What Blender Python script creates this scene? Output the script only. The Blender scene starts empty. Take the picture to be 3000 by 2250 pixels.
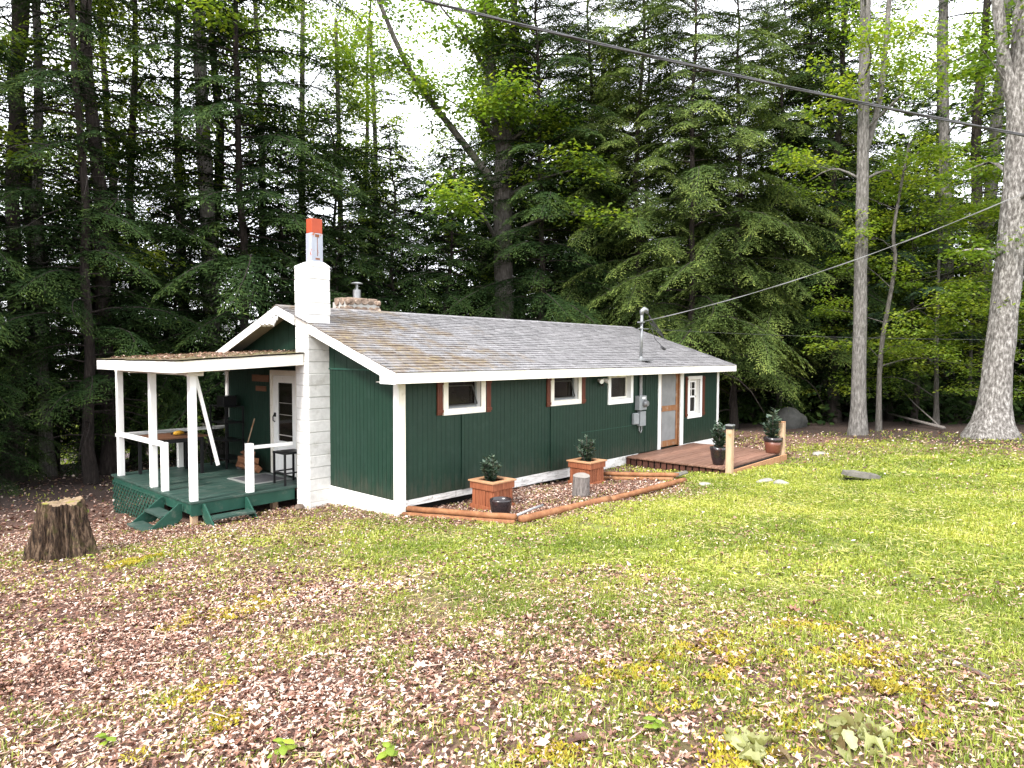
import bpy, math, random
import numpy as np
from mathutils import Matrix, Vector

rng = np.random.default_rng(11)
random.seed(7)
C = bpy.context.scene.collection
scene = bpy.context.scene

# ------------------------------------------------------------------ camera, sky, sun, exposure
CAM = np.array([-6.567, -8.337, 2.336])
YAW, PITCH, ROLL = math.radians(42.002), math.radians(-2.491), math.radians(0.173)
Fv = Vector((math.cos(YAW)*math.cos(PITCH), math.sin(YAW)*math.cos(PITCH), math.sin(PITCH)))
R0 = Vector((math.sin(YAW), -math.cos(YAW), 0)); U0 = R0.cross(Fv)
Rv = R0*math.cos(ROLL)+U0*math.sin(ROLL); Uv = -R0*math.sin(ROLL)+U0*math.cos(ROLL)
cd = bpy.data.cameras.new('camera'); cam = bpy.data.objects.new('camera', cd); C.objects.link(cam)
cd.sensor_width = 36.0; cd.lens = 1944.129/3000*36; cd.clip_start = .05; cd.clip_end = 2000
cam.matrix_world = Matrix(((Rv.x, Uv.x, -Fv.x, CAM[0]), (Rv.y, Uv.y, -Fv.y, CAM[1]), (Rv.z, Uv.z, -Fv.z, CAM[2]), (0, 0, 0, 1)))
scene.camera = cam

SUN = Vector((-.78, -.10, .80)).normalized()
w = bpy.data.worlds.new('World'); scene.world = w; w.use_nodes = True
nt = w.node_tree; nt.nodes.clear()
sky = nt.nodes.new('ShaderNodeTexSky'); sky.sky_type = 'NISHITA'; sky.sun_disc = False
sky.sun_elevation = math.asin(SUN.z); sky.sun_rotation = math.atan2(SUN.x, SUN.y)
mixs = nt.nodes.new('ShaderNodeMix'); mixs.data_type = 'RGBA'
mixs.inputs[0].default_value = .85                      # thick bright overcast over the blue
mixs.inputs[7].default_value = (9.6, 9.7, 10.0, 1)
bg = nt.nodes.new('ShaderNodeBackground'); bg.inputs[1].default_value = .10
ow = nt.nodes.new('ShaderNodeOutputWorld')
nt.links.new(sky.outputs[0], mixs.inputs[6]); nt.links.new(mixs.outputs[2], bg.inputs[0]); nt.links.new(bg.outputs[0], ow.inputs[0])
sl = bpy.data.lights.new('sun', 'SUN'); sl.energy = 1.5; sl.angle = math.radians(11); sl.color = (1, .96, .9)
so = bpy.data.objects.new('sun', sl); C.objects.link(so); so.rotation_euler = SUN.to_track_quat('Z', 'Y').to_euler(); so.location = (-8, -4, 15)
vs = scene.view_settings; vs.view_transform = 'Standard'; vs.look = 'None'; vs.exposure = 2.2; vs.gamma = 1; vs.use_curve_mapping = False
scene.render.engine = 'CYCLES'
cy = scene.cycles
cy.max_bounces = 7; cy.diffuse_bounces = 3; cy.glossy_bounces = 2; cy.transmission_bounces = 4; cy.transparent_max_bounces = 4
cy.caustics_reflective = False; cy.caustics_refractive = False
try:
    cy.use_denoising = True; cy.denoiser = 'OPENIMAGEDENOISE'; cy.denoising_input_passes = 'RGB_ALBEDO_NORMAL'
except Exception:
    pass

# ------------------------------------------------------------------ materials
def new_mat(name):
    m = bpy.data.materials.new(name); m.use_nodes = True
    t = m.node_tree; t.nodes.clear()
    out = t.nodes.new('ShaderNodeOutputMaterial'); bs = t.nodes.new('ShaderNodeBsdfPrincipled')
    t.links.new(bs.outputs[0], out.inputs[0])
    return m, t, bs, out
def ramp(t, stops, fac):
    r = t.nodes.new('ShaderNodeValToRGB'); e = r.color_ramp.elements
    while len(e) < len(stops): e.new(.5)
    for i, (p, c) in enumerate(stops):
        e[i].position = p; e[i].color = (c[0], c[1], c[2], 1)
    t.links.new(fac, r.inputs[0]); return r.outputs[0]
def coords(t, world=True, scale=(1, 1, 1)):
    if world:
        g = t.nodes.new('ShaderNodeNewGeometry'); o = g.outputs['Position']
    else:
        g = t.nodes.new('ShaderNodeTexCoord'); o = g.outputs['Object']
    mp = t.nodes.new('ShaderNodeMapping'); mp.inputs['Scale'].default_value = scale
    t.links.new(o, mp.inputs[0]); return mp.outputs[0]
def noise(t, co, scale, detail=4, rough=.6):
    n = t.nodes.new('ShaderNodeTexNoise'); n.inputs['Scale'].default_value = scale; n.inputs['Detail'].default_value = detail
    n.inputs['Roughness'].default_value = rough; t.links.new(co, n.inputs['Vector']); return n.outputs['Fac']
def mixc(t, fac, a, b, mode='MIX'):
    m = t.nodes.new('ShaderNodeMix'); m.data_type = 'RGBA'; m.blend_type = mode
    if isinstance(fac, (int, float)): m.inputs[0].default_value = fac
    else: t.links.new(fac, m.inputs[0])
    for i, x in ((6, a), (7, b)):
        if isinstance(x, tuple): m.inputs[i].default_value = (x[0], x[1], x[2], 1)
        else: t.links.new(x, m.inputs[i])
    return m.outputs[2]
def bump(t, bs, h, strength=.3, dist=.02):
    b = t.nodes.new('ShaderNodeBump'); b.inputs['Strength'].default_value = strength; b.inputs['Distance'].default_value = dist
    t.links.new(h, b.inputs['Height']); t.links.new(b.outputs[0], bs.inputs['Normal'])
def surf(name, cols, scale=6, stretch=(1, 1, 1), rough=.7, bstr=.25, bdist=.01, world=False, lo=.3, hi=.7, dirt=None, dirt_scale=3, dirt_lo=.55, dirt_hi=.7, objrnd=0.0, spec=.3, metal=0.0, fine=0):
    """colour mottled along a stretched noise, a second noise for wear, fine relief"""
    m, t, bs, out = new_mat(name)
    co = coords(t, world, stretch); n = noise(t, co, scale, 6, .65)
    k = len(cols)
    c = ramp(t, [(lo+(hi-lo)*i/max(1, k-1), cols[i]) for i in range(k)], n) if k > 1 else None
    if c is None:
        c = mixc(t, n, tuple(x*.9 for x in cols[0]), tuple(min(1, x*1.08) for x in cols[0]))
    if objrnd:
        oi = t.nodes.new('ShaderNodeObjectInfo'); mr = t.nodes.new('ShaderNodeMapRange')
        mr.inputs[3].default_value = 1-objrnd; mr.inputs[4].default_value = 1+objrnd*.6
        t.links.new(oi.outputs['Random'], mr.inputs[0])
        cc = t.nodes.new('ShaderNodeCombineColor')
        for i in range(3): t.links.new(mr.outputs[0], cc.inputs[i])
        c = mixc(t, 1.0, c, cc.outputs[0], 'MULTIPLY')
    if dirt:
        d = noise(t, coords(t, world), dirt_scale, 5, .7)
        f = ramp(t, [(dirt_lo, (0, 0, 0)), (dirt_hi, (1, 1, 1))], d)
        c = mixc(t, f, c, dirt)
    t.links.new(c, bs.inputs['Base Color'])
    bs.inputs['Roughness'].default_value = rough; bs.inputs['Metallic'].default_value = metal
    try: bs.inputs['Specular IOR Level'].default_value = spec
    except Exception: pass
    if bstr: bump(t, bs, noise(t, coords(t, world, stretch), fine or scale*3, 5, .7), bstr, bdist)
    return m
def leafmat(name, stops, transl=.35, rough=.6, tint=(1.3, 1.35, .6), spec=.25):
    m, t, bs, out = new_mat(name)
    a = t.nodes.new('ShaderNodeAttribute'); a.attribute_name = 'rnd'
    c = ramp(t, stops, a.outputs['Fac'])
    t.links.new(c, bs.inputs['Base Color']); bs.inputs['Roughness'].default_value = rough
    try: bs.inputs['Specular IOR Level'].default_value = spec
    except Exception: pass
    if transl:
        tr = t.nodes.new('ShaderNodeBsdfTranslucent'); ms = t.nodes.new('ShaderNodeMixShader'); ms.inputs[0].default_value = transl
        t.links.new(mixc(t, 1.0, c, tint, 'MULTIPLY'), tr.inputs[0])
        t.links.new(bs.outputs[0], ms.inputs[1]); t.links.new(tr.outputs[0], ms.inputs[2]); t.links.new(ms.outputs[0], out.inputs[0])
    return m

M = {}
M['green_siding'] = surf('green_siding', [(.0042, .0200, .0118), (.0064, .0270, .0160)], 5, (3, 3, .4), .55, .15, .004, True, dirt=(.013, .034, .024), dirt_scale=5, dirt_lo=.52, dirt_hi=.8)
def splash(m):
    t = m.node_tree; bs = next(n for n in t.nodes if n.type == 'BSDF_PRINCIPLED'); src = bs.inputs['Base Color'].links[0].from_socket
    g = t.nodes.new('ShaderNodeNewGeometry'); sx = t.nodes.new('ShaderNodeSeparateXYZ'); t.links.new(g.outputs['Position'], sx.inputs[0])
    mr = t.nodes.new('ShaderNodeMapRange'); mr.inputs[1].default_value = -.05; mr.inputs[2].default_value = .55; mr.inputs[3].default_value = .30; mr.inputs[4].default_value = -.12; t.links.new(sx.outputs[2], mr.inputs[0])
    ad = t.nodes.new('ShaderNodeMath'); ad.operation = 'ADD'; t.links.new(noise(t, coords(t, True, (3, 3, .8)), 4, 7, .75), ad.inputs[0]); t.links.new(mr.outputs[0], ad.inputs[1])
    f = ramp(t, [(.55, (0, 0, 0)), (.85, (.75, .75, .75))], ad.outputs[0])
    t.links.new(mixc(t, f, src, (.040, .042, .030)), bs.inputs['Base Color'])
splash(M['green_siding'])
M['green_deck'] = surf('green_deck', [(.014, .042, .033), (.030, .062, .050), (.060, .082, .072)], 5, (.5, 3, 3), .5, .2, .004, True, dirt=(.10, .12, .10), dirt_scale=4, dirt_lo=.55, dirt_hi=.75, objrnd=.15)
M['green_trim'] = surf('green_trim', [(.010, .050, .034), (.016, .066, .046)], 7, (1, 1, 1), .5, .15, .004, True, dirt=(.06, .09, .07), dirt_scale=6)
M['white'] = surf('white_paint', [(.74, .73, .70), (.82, .82, .80)], 5, (1, 1, .3), .55, .15, .004, True, dirt=(.55, .52, .46), dirt_scale=7, dirt_lo=.62, dirt_hi=.82)
M['cream'] = surf('cream_paint', [(.70, .66, .56), (.80, .77, .70)], 4, (1, 1, 1), .55, .15, .004, True, dirt=(.50, .43, .32), dirt_scale=5, dirt_lo=.58, dirt_hi=.8)
M['worn_white'] = surf('worn_white_paint', [(.30, .29, .28), (.58, .57, .55), (.70, .69, .67)], 6, (.4, 1, 3), .75, .4, .01, True, lo=.35, hi=.6, dirt=(.22, .20, .18), dirt_scale=8, dirt_lo=.58, dirt_hi=.72)
M['block'] = surf('painted_block', [(.56, .55, .53), (.72, .71, .69)], 9, (1, 1, 1), .8, .7, .015, True, dirt=(.36, .34, .30), dirt_scale=4, dirt_lo=.56, dirt_hi=.82, objrnd=.07, fine=60)
M['mortar'] = surf('mortar', [(.34, .33, .31)], 12, rough=.9)
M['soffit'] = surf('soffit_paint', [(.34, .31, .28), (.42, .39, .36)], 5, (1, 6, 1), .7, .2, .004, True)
M['roof_deck'] = surf('roof_felt', [(.05, .045, .045)], 10, rough=.9, world=True)
M['cedar'] = surf('cedar', [(.135, .038, .017), (.215, .068, .030), (.28, .105, .048)], 8, (6, 6, .5), .65, .3, .004, True, objrnd=.22)
M['cedar_rim'] = surf('cedar_rim', [(.33, .165, .085), (.42, .24, .13)], 8, (2, 2, 2), .65, .3, .004, True, objrnd=.12)
M['shutter'] = surf('stained_shutter', [(.075, .017, .008), (.125, .030, .012)], 9, (5, 5, .5), .5, .25, .003, True)
M['door_wood'] = surf('door_wood', [(.17, .065, .022), (.25, .11, .045), (.28, .155, .075)], 7, (5, 5, .6), .55, .25, .003, True, dirt=(.36, .31, .25), dirt_scale=3.2, dirt_lo=.52, dirt_hi=.72)
M['screen'] = surf('screen', [(.17, .175, .175), (.24, .245, .245)], 3, (1, 1, 1), .6, .1, .002, True)
M['deckwood'] = surf('deck_wood', [(.105, .052, .036), (.175, .092, .064), (.235, .14, .10)], 5, (.5, 7, 5), .6, .3, .004, True, objrnd=.22, dirt=(.08, .045, .03), dirt_scale=4, dirt_lo=.6, dirt_hi=.78)
M['rimwood'] = surf('rim_wood', [(.30, .15, .075), (.38, .21, .11)], 5, (.5, 5, 5), .7, .3, .004, True, dirt=(.2, .10, .05), dirt_scale=4)
M['darkwood'] = surf('dark_wood', [(.035, .014, .010), (.10, .035, .022)], 6, (1, 1, .4), .8, .3, .006, True)
M['post_wood'] = surf('post_wood', [(.30, .19, .115), (.41, .28, .18), (.47, .34, .23)], 5, (6, 6, .4), .7, .3, .004, True, dirt=(.33, .14, .05), dirt_scale=4, dirt_lo=.58, dirt_hi=.75)
M['log_rail'] = surf('landscape_log', [(.12, .045, .019), (.20, .085, .036), (.29, .145, .068)], 5, (1, 1, 1), .7, .5, .01, True, dirt=(.20, .10, .05), dirt_scale=5, dirt_lo=.58, dirt_hi=.76)
M['metal'] = surf('galvanised', [(.20, .205, .21), (.27, .275, .28)], 8, rough=.38, bstr=.05, metal=.6, world=True)
M['meter'] = surf('meter_paint', [(.20, .215, .22), (.26, .275, .28)], 6, rough=.5, bstr=.05, world=True)
M['black'] = surf('black_metal', [(.010, .010, .011)], 9, rough=.4, bstr=.05)
M['black_glaze'] = surf('black_glaze', [(.012, .010, .012), (.022, .014, .014)], 5, rough=.22, bstr=.05, spec=.5, dirt=(.055, .018, .013), dirt_scale=5, dirt_lo=.55, dirt_hi=.75)
M['red_glaze'] = surf('red_glaze', [(.10, .032, .02), (.16, .055, .03)], 5, rough=.4, bstr=.08, spec=.5)
M['orange'] = surf('orange_flue', [(.30, .045, .015), (.36, .06, .022)], 7, rough=.5, bstr=.08, world=True)
M['flue'] = surf('weathered_flue', [(.24, .26, .31), (.34, .36, .41)], 4, (2, 2, .6), .5, .1, .004, True, dirt=(.34, .10, .03), dirt_scale=5.5, dirt_lo=.56, dirt_hi=.63)
M['rust'] = surf('rust', [(.14, .05, .02), (.24, .10, .05)], 20, (1, 1, .4), .8, .2, world=True)
M['stone'] = surf('fieldstone', [(.11, .075, .06), (.22, .16, .12), (.34, .27, .22)], 9, rough=.9, bstr=.5, bdist=.02, world=True, objrnd=.45)
M['rock'] = surf('pale_rock', [(.17, .16, .14), (.28, .27, .245)], 9, rough=.9, bstr=.5, bdist=.02, world=True)
M['boulder'] = surf('grey_boulder', [(.045, .045, .042), (.085, .085, .08)], 5, rough=.9, bstr=.5, bdist=.03, world=True)
M['flagstone'] = surf('dark_flagstone', [(.07, .065, .055), (.14, .13, .11)], 6, rough=.9, bstr=.5, bdist=.02, world=True)
M['glass'] = surf('dark_glass', [(.008, .007, .006), (.02, .016, .012)], 2.5, rough=.06, bstr=0, spec=.3, world=True)
M['soil'] = surf('potting_soil', [(.02, .013, .009), (.05, .032, .022)], 30, rough=.95, bstr=.6, world=True)
M['firewood'] = surf('firewood', [(.16, .065, .03), (.30, .14, .07)], 10, (1, 3, 3), .8, .4, .006, True, objrnd=.3)
M['bark_rough'] = surf('stump_bark', [(.016, .010, .007), (.095, .058, .036), (.25, .17, .11)], 9, (4, 4, .8), .95, 1.0, .06, False, lo=.38, hi=.64, dirt=(.10, .10, .025), dirt_scale=4.5, dirt_lo=.55, dirt_hi=.7)
M['stump_top'] = surf('stump_top', [(.13, .085, .05), (.26, .19, .125)], 12, rough=.95, bstr=.9, dirt=(.17, .165, .02), dirt_scale=4, dirt_lo=.52, dirt_hi=.60)
M['log_bark'] = surf('log_bark', [(.07, .06, .055), (.17, .15, .14), (.24, .22, .20)], 9, (4, 4, .8), .95, .9, .03, False)
M['log_end'] = surf('log_end', [(.15, .135, .12), (.22, .20, .18)], 14, rough=.9)
M['sign'] = surf('sign_wood', [(.12, .055, .03), (.17, .085, .05)], 8, (1, 1, 6), .7, .2, world=True)
M['tabletop'] = surf('table_top', [(.10, .045, .025), (.17, .08, .045)], 5, (1, 4, 1), .45, .2, world=True)
M['yellow'] = surf('yellow_tool', [(.55, .30, .03)], 9, rough=.5)
M['mat'] = surf('door_mat', [(.05, .05, .055), (.08, .08, .085)], 40, rough=.95, bstr=.4)
M['mat_edge'] = surf('door_mat_edge', [(.20, .21, .20)], 40, rough=.95)
M['cable_pale'] = surf('cable_pale', [(.12, .12, .12), (.17, .17, .17)], 8, rough=.5, world=True)
M['cable'] = surf('cable', [(.03, .03, .032), (.07, .07, .075)], 10, rough=.5, world=True)
M['cable_grey'] = surf('cable_grey', [(.22, .22, .22), (.32, .32, .32)], 8, rough=.5, world=True)
M['shade_fill'] = surf('shade_fill_black', [(.010, .009, .008)], 3, rough=.9)  # near-black colour standing in for shade in gaps and hollows

def bark(name, cols, scale, stretch, lo=.32, hi=.68, bs_=1.0, moss=None):
    return surf(name, cols, scale, stretch, .95, bs_, .04, False, lo=lo, hi=hi, dirt=moss, dirt_scale=1.1, dirt_lo=.55, dirt_hi=.75)
M['bark_dark'] = bark('hemlock_bark', [(.010, .0075, .0065), (.026, .020, .017), (.052, .042, .036)], 6, (3, 3, .6))
M['bark_grey'] = bark('hardwood_bark', [(.036, .032, .028), (.085, .077, .068), (.15, .138, .128)], 8, (3, 3, .6), moss=(.12, .12, .08))
M['bark_mid'] = bark('slim_tree_bark', [(.06, .055, .05), (.14, .13, .12), (.27, .255, .24)], 8, (3, 3, .7), moss=(.13, .13, .10))
M['bark_pale'] = bark('maple_bark', [(.055, .048, .042), (.17, .157, .145), (.40, .38, .36)], 9, (2, 2, .75), .34, .66, 1.0)
M['twig'] = surf('twig', [(.07, .055, .045), (.13, .10, .085)], 8, rough=.9)

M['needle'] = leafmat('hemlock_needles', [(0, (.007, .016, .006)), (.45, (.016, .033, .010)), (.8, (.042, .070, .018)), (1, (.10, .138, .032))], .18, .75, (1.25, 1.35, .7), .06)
M['needle_sun'] = leafmat('hemlock_needles_sunlit', [(0, (.016, .030, .010)), (.4, (.045, .073, .021)), (.75, (.125, .170, .042)), (1, (.25, .290, .075))], .22, .75, (1.25, 1.3, .7), .06)  # sunlit copy of the hemlock needles, light put into the colour
M['pine'] = leafmat('pine_needles', [(0, (.025, .052, .032)), (.6, (.045, .085, .045)), (1, (.08, .13, .06))], .25, .55, (1.2, 1.3, .8))
M['leaf'] = leafmat('maple_leaves', [(0, (.045, .085, .018)), (.5, (.10, .165, .030)), (.85, (.19, .25, .04)), (1, (.27, .31, .05))], .52, .5, (1.5, 1.5, .5))
M['leaf_bright'] = leafmat('beech_leaves', [(0, (.07, .125, .022)), (.5, (.15, .22, .035)), (1, (.30, .34, .055))], .52, .5, (1.5, 1.5, .5))
M['plantleaf'] = leafmat('glossy_leaves', [(0, (.014, .030, .018)), (.55, (.045, .075, .048)), (1, (.14, .18, .12))], .12, .38, spec=.5)
M['litter'] = leafmat('leaf_litter', [(0, (.045, .020, .013)), (.22, (.14, .062, .042)), (.45, (.31, .160, .110)), (.7, (.50, .34, .265)), (1, (.74, .63, .55))], .10, .42, (1.1, .9, .7), .5)  # palest leaf tones also carry sky sheen painted into the colour
M['blade'] = leafmat('grass_blades', [(0, (.065, .105, .016)), (.3, (.15, .20, .026)), (.6, (.30, .335, .055)), (.82, (.44, .43, .10)), (.9, (.50, .45, .17)), (1, (.56, .49, .29))], .35, .5, (1.3, 1.3, .5))
M['moss'] = leafmat('moss', [(0, (.15, .11, .014)), (.5, (.30, .235, .022)), (1, (.42, .38, .04))], .2, .9)
M['seedling'] = leafmat('seedling_leaves', [(0, (.16, .24, .03)), (1, (.30, .38, .05))], .45, .5)
M['fallen'] = leafmat('fallen_green_leaves', [(0, (.12, .07, .04)), (.25, (.20, .20, .07)), (1, (.46, .48, .27))], .3, .5)

def roof_mat():
    m, t, bs, out = new_mat('weathered_shingles')
    co = coords(t, True)
    base = ramp(t, [(.3, (.115, .111, .114)), (.5, (.185, .180, .185)), (.7, (.29, .285, .29))], noise(t, coords(t, True, (3, 1, 1)), 2.6, 8, .75))
    speck = ramp(t, [(.35, (.55, .55, .55)), (.65, (1.15, 1.15, 1.15))], noise(t, co, 40, 3, .7))
    c = mixc(t, 1.0, base, speck, 'MULTIPLY')
    oi = t.nodes.new('ShaderNodeAttribute'); oi.attribute_name = 'tone'
    c = mixc(t, 1.0, c, ramp(t, [(0, (.82, .82, .82)), (1, (1.14, 1.13, 1.14))], oi.outputs['Fac']), 'MULTIPLY')
    # lichen and pine litter: heavier towards the chimney end, streaked down the slope
    gx = t.nodes.new('ShaderNodeSeparateXYZ'); g = t.nodes.new('ShaderNodeNewGeometry'); t.links.new(g.outputs['Position'], gx.inputs[0])
    mr = t.nodes.new('ShaderNodeMapRange'); mr.inputs[1].default_value = 5.8; mr.inputs[2].default_value = .5; mr.inputs[3].default_value = -.16; mr.inputs[4].default_value = .10
    t.links.new(gx.outputs[0], mr.inputs[0])
    ad = t.nodes.new('ShaderNodeMath'); ad.operation = 'ADD'; t.links.new(noise(t, coords(t, True, (1, .8, .8)), 1.5, 8, .75), ad.inputs[0]); t.links.new(mr.outputs[0], ad.inputs[1])
    f = ramp(t, [(.52, (0, 0, 0)), (.66, (.85, .85, .85))], ad.outputs[0])
    st = ramp(t, [(.35, (.085, .055, .035)), (.55, (.14, .10, .055)), (.7, (.22, .17, .06))], noise(t, co, 9, 4, .7))
    c = mixc(t, f, c, st)
    t.links.new(c, bs.inputs['Base Color']); bs.inputs['Roughness'].default_value = .85
    bump(t, bs, noise(t, co, 70, 3, .7), .4, .006)
    return m
M['shingle'] = roof_mat()
def mossroof_mat():
    m, t, bs, out = new_mat('mossy_porch_roof')
    co = coords(t, True)
    c = ramp(t, [(.3, (.045, .032, .022)), (.45, (.10, .068, .042)), (.55, (.10, .088, .028)), (.7, (.17, .155, .045))], noise(t, co, 3.2, 8, .75))
    c = mixc(t, 1.0, c, ramp(t, [(.35, (.6, .6, .6)), (.65, (1.3, 1.3, 1.3))], noise(t, co, 30, 3, .7)), 'MULTIPLY')
    t.links.new(c, bs.inputs['Base Color']); bs.inputs['Roughness'].default_value = .95
    bump(t, bs, noise(t, co, 24, 4, .7), .8, .03)
    return m
M['mossroof'] = mossroof_mat()
def ground_mat():
    m, t, bs, out = new_mat('lawn_and_leaf_floor')
    co = coords(t, True)
    soil = ramp(t, [(.3, (.045, .024, .017)), (.5, (.13, .068, .048)), (.7, (.28, .165, .12))], noise(t, co, 22, 6, .75))
    grass = ramp(t, [(.3, (.075, .095, .018)), (.5, (.15, .175, .03)), (.7, (.24, .25, .05))], noise(t, co, 30, 6, .75))
    a = t.nodes.new('ShaderNodeAttribute'); a.attribute_name = 'grass'
    ad = t.nodes.new('ShaderNodeMath'); ad.operation = 'ADD'; t.links.new(a.outputs['Fac'], ad.inputs[0])
    n2 = t.nodes.new('ShaderNodeMapRange'); n2.inputs[3].default_value = -.45; n2.inputs[4].default_value = .45
    t.links.new(noise(t, co, 2.2, 7, .7), n2.inputs[0]); t.links.new(n2.outputs[0], ad.inputs[1])
    f = ramp(t, [(.35, (0, 0, 0)), (.7, (1, 1, 1))], ad.outputs[0])
    c = mixc(t, f, soil, grass)
    shade_attr = t.nodes.new('ShaderNodeAttribute'); shade_attr.attribute_name = 'floor_shade'          # deep shade under the hemlocks, painted into the ground colour
    c = mixc(t, shade_attr.outputs['Fac'], c, ramp(t, [(.35, (.014, .008, .006)), (.6, (.045, .024, .016)), (.75, (.10, .06, .04))], noise(t, co, 26, 6, .75)))
    t.links.new(c, bs.inputs['Base Color']); bs.inputs['Roughness'].default_value = .95
    bump(t, bs, noise(t, co, 30, 5, .75), .9, .04)
    return m
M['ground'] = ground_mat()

# ------------------------------------------------------------------ mesh helpers
class B:
    def __init__(s): s.v = []; s.f = []
    def add(s, vs_, fs):
        o = len(s.v); s.v += [tuple(map(float, p)) for p in vs_]; s.f += [tuple(i+o for i in q) for q in fs]; return s
    def box(s, x0, x1, y0, y1, z0, z1):
        return s.add([(x0, y0, z0), (x1, y0, z0), (x1, y1, z0), (x0, y1, z0), (x0, y0, z1), (x1, y0, z1), (x1, y1, z1), (x0, y1, z1)],
                     [(0, 3, 2, 1), (4, 5, 6, 7), (0, 1, 5, 4), (1, 2, 6, 5), (2, 3, 7, 6), (3, 0, 4, 7)])
    def beam(s, p0, p1, w_, t_, up=(0, 0, 1)):
        p0, p1 = Vector(p0), Vector(p1); d = (p1-p0).normalized(); u = Vector(up)
        a = d.cross(u).normalized(); b = a.cross(d).normalized()
        vs_ = []
        for p in (p0, p1):
            for i, j in ((-1, -1), (1, -1), (1, 1), (-1, 1)): vs_.append(p+a*(i*w_/2)+b*(j*t_/2))
        return s.add(vs_, [(0, 1, 2, 3), (7, 6, 5, 4), (0, 4, 5, 1), (1, 5, 6, 2), (2, 6, 7, 3), (3, 7, 4, 0)])
    def prism(s, poly, ext):
        n = len(poly); e = Vector(ext); P = [Vector(p) for p in poly]
        return s.add(P+[p+e for p in P], [tuple(range(n))[::-1], tuple(range(n, 2*n))]+[(i, (i+1) % n, n+(i+1) % n, n+i) for i in range(n)])
    def tube(s, pts, rad, n=8, cap=True, jit=0, r=random):
        P = [Vector(p) for p in pts]; k = len(P)
        if not hasattr(rad, '__len__'): rad = [rad]*k
        vs_ = []; a = None
        for i in range(k):
            d = (P[min(i+1, k-1)]-P[max(i-1, 0)]).normalized()
            if a is None:
                a = d.cross(Vector((.13, .97, .21))).normalized()
            else:
                a = (a-d*a.dot(d)).normalized()
            b = d.cross(a)
            for j in range(n):
                an = 2*math.pi*j/n; rr = rad[i]*(1+(r.uniform(-jit, jit) if jit else 0))
                vs_.append(P[i]+a*math.cos(an)*rr+b*math.sin(an)*rr)
        fs = [(i*n+j, i*n+(j+1) % n, (i+1)*n+(j+1) % n, (i+1)*n+j) for i in range(k-1) for j in range(n)]
        if cap: fs += [tuple(range(n))[::-1], tuple((k-1)*n+j for j in range(n))]
        return s.add(vs_, fs)
    def lathe(s, prof, c=(0, 0, 0), n=20):
        vs_ = [(c[0]+r*math.cos(2*math.pi*j/n), c[1]+r*math.sin(2*math.pi*j/n), c[2]+z) for r, z in prof for j in range(n)]
        k = len(prof)
        fs = [(i*n+j, i*n+(j+1) % n, (i+1)*n+(j+1) % n, (i+1)*n+j) for i in range(k-1) for j in range(n)]
        fs += [tuple(range(n))[::-1], tuple((k-1)*n+j for j in range(n))]
        return s.add(vs_, fs)
    def mesh(s, name, off=(0, 0, 0)):
        me = bpy.data.meshes.new(name)
        me.from_pydata([(p[0]-off[0], p[1]-off[1], p[2]-off[2]) for p in s.v], [], s.f); me.update(); return me

def link(name, me, mat, parent=None, loc=(0, 0, 0), rot=(0, 0, 0), smooth=False, bevel=0, kind=None):
    o = bpy.data.objects.new(name, me); C.objects.link(o)
    if mat is not None and len(me.materials) == 0: me.materials.append(mat)
    o.location = loc; o.rotation_euler = rot
    if parent is not None: o.parent = parent
    if smooth: me.polygons.foreach_set('use_smooth', [True]*len(me.polygons))
    if bevel:
        bv = o.modifiers.new('edge', 'BEVEL'); bv.width = bevel; bv.segments = 2; bv.limit_method = 'ANGLE'
    if kind: o['kind'] = kind
    return o
def obj(name, b, mat, parent=None, off=None, smooth=False, bevel=0, kind=None):
    if off is None:
        off = (0, 0, 0)
    return link(name, b.mesh(name, off), mat, parent, (0, 0, 0), (0, 0, 0), smooth, bevel, kind)
def tag(o, label, cat=None, group=None, kind=None):
    o['label'] = label
    if cat: o['category'] = cat
    if group: o['group'] = group
    if kind: o['kind'] = kind
    return o
def thing(name, label, cat, loc=(0, 0, 0), rotz=0, group=None):
    o = bpy.data.objects.new(name, None); C.objects.link(o); o.location = loc; o.rotation_euler = (0, 0, rotz); o.empty_display_size = .2
    return tag(o, label, cat, group)
def dup(root, loc, rotz=0, scale=1.0, label=None, group=None):
    r = root.copy(); C.objects.link(r); r.location = loc; r.rotation_euler = (0, 0, rotz)
    r.scale = (scale,)*3 if not hasattr(scale, '__len__') else scale
    if label: r['label'] = label
    if group: r['group'] = group
    for ch in list(root.children):
        c = ch.copy(); C.objects.link(c); c.parent = r
        for g in list(ch.children):
            d = g.copy(); C.objects.link(d); d.parent = c
    return r

def np_mesh(name, parts, rnd=None, attrs=None):
    """parts: list of (verts (N,3), faces (M,k)) arrays; rnd: per-vertex random value"""
    V = np.concatenate([p[0] for p in parts]); o = 0; L = []; T = []
    for v, fs in parts:
        for f in (fs if isinstance(fs, list) else [fs]):
            L.append((f+o).ravel()); T.append(np.full(len(f), f.shape[1], dtype=np.int32))
        o += len(v)
    L = np.concatenate(L).astype(np.int32); T = np.concatenate(T)
    me = bpy.data.meshes.new(name)
    me.vertices.add(len(V)); me.vertices.foreach_set('co', V.astype(np.float32).ravel())
    me.loops.add(len(L)); me.loops.foreach_set('vertex_index', L)
    me.polygons.add(len(T)); st = np.zeros(len(T), np.int32); st[1:] = np.cumsum(T)[:-1]
    me.polygons.foreach_set('loop_start', st)
    try: me.polygons.foreach_set('loop_total', T)
    except Exception: pass
    for nm, a in ([('rnd', rnd)] if rnd is not None else [])+list((attrs or {}).items()):
        at_ = me.attributes.new(nm, 'FLOAT', 'POINT'); at_.data.foreach_set('value', np.asarray(a, np.float32))
    me.update(calc_edges=True); me.validate()
    return me
def unit(a): return a/np.maximum(np.linalg.norm(a, axis=-1, keepdims=True), 1e-9)
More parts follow.
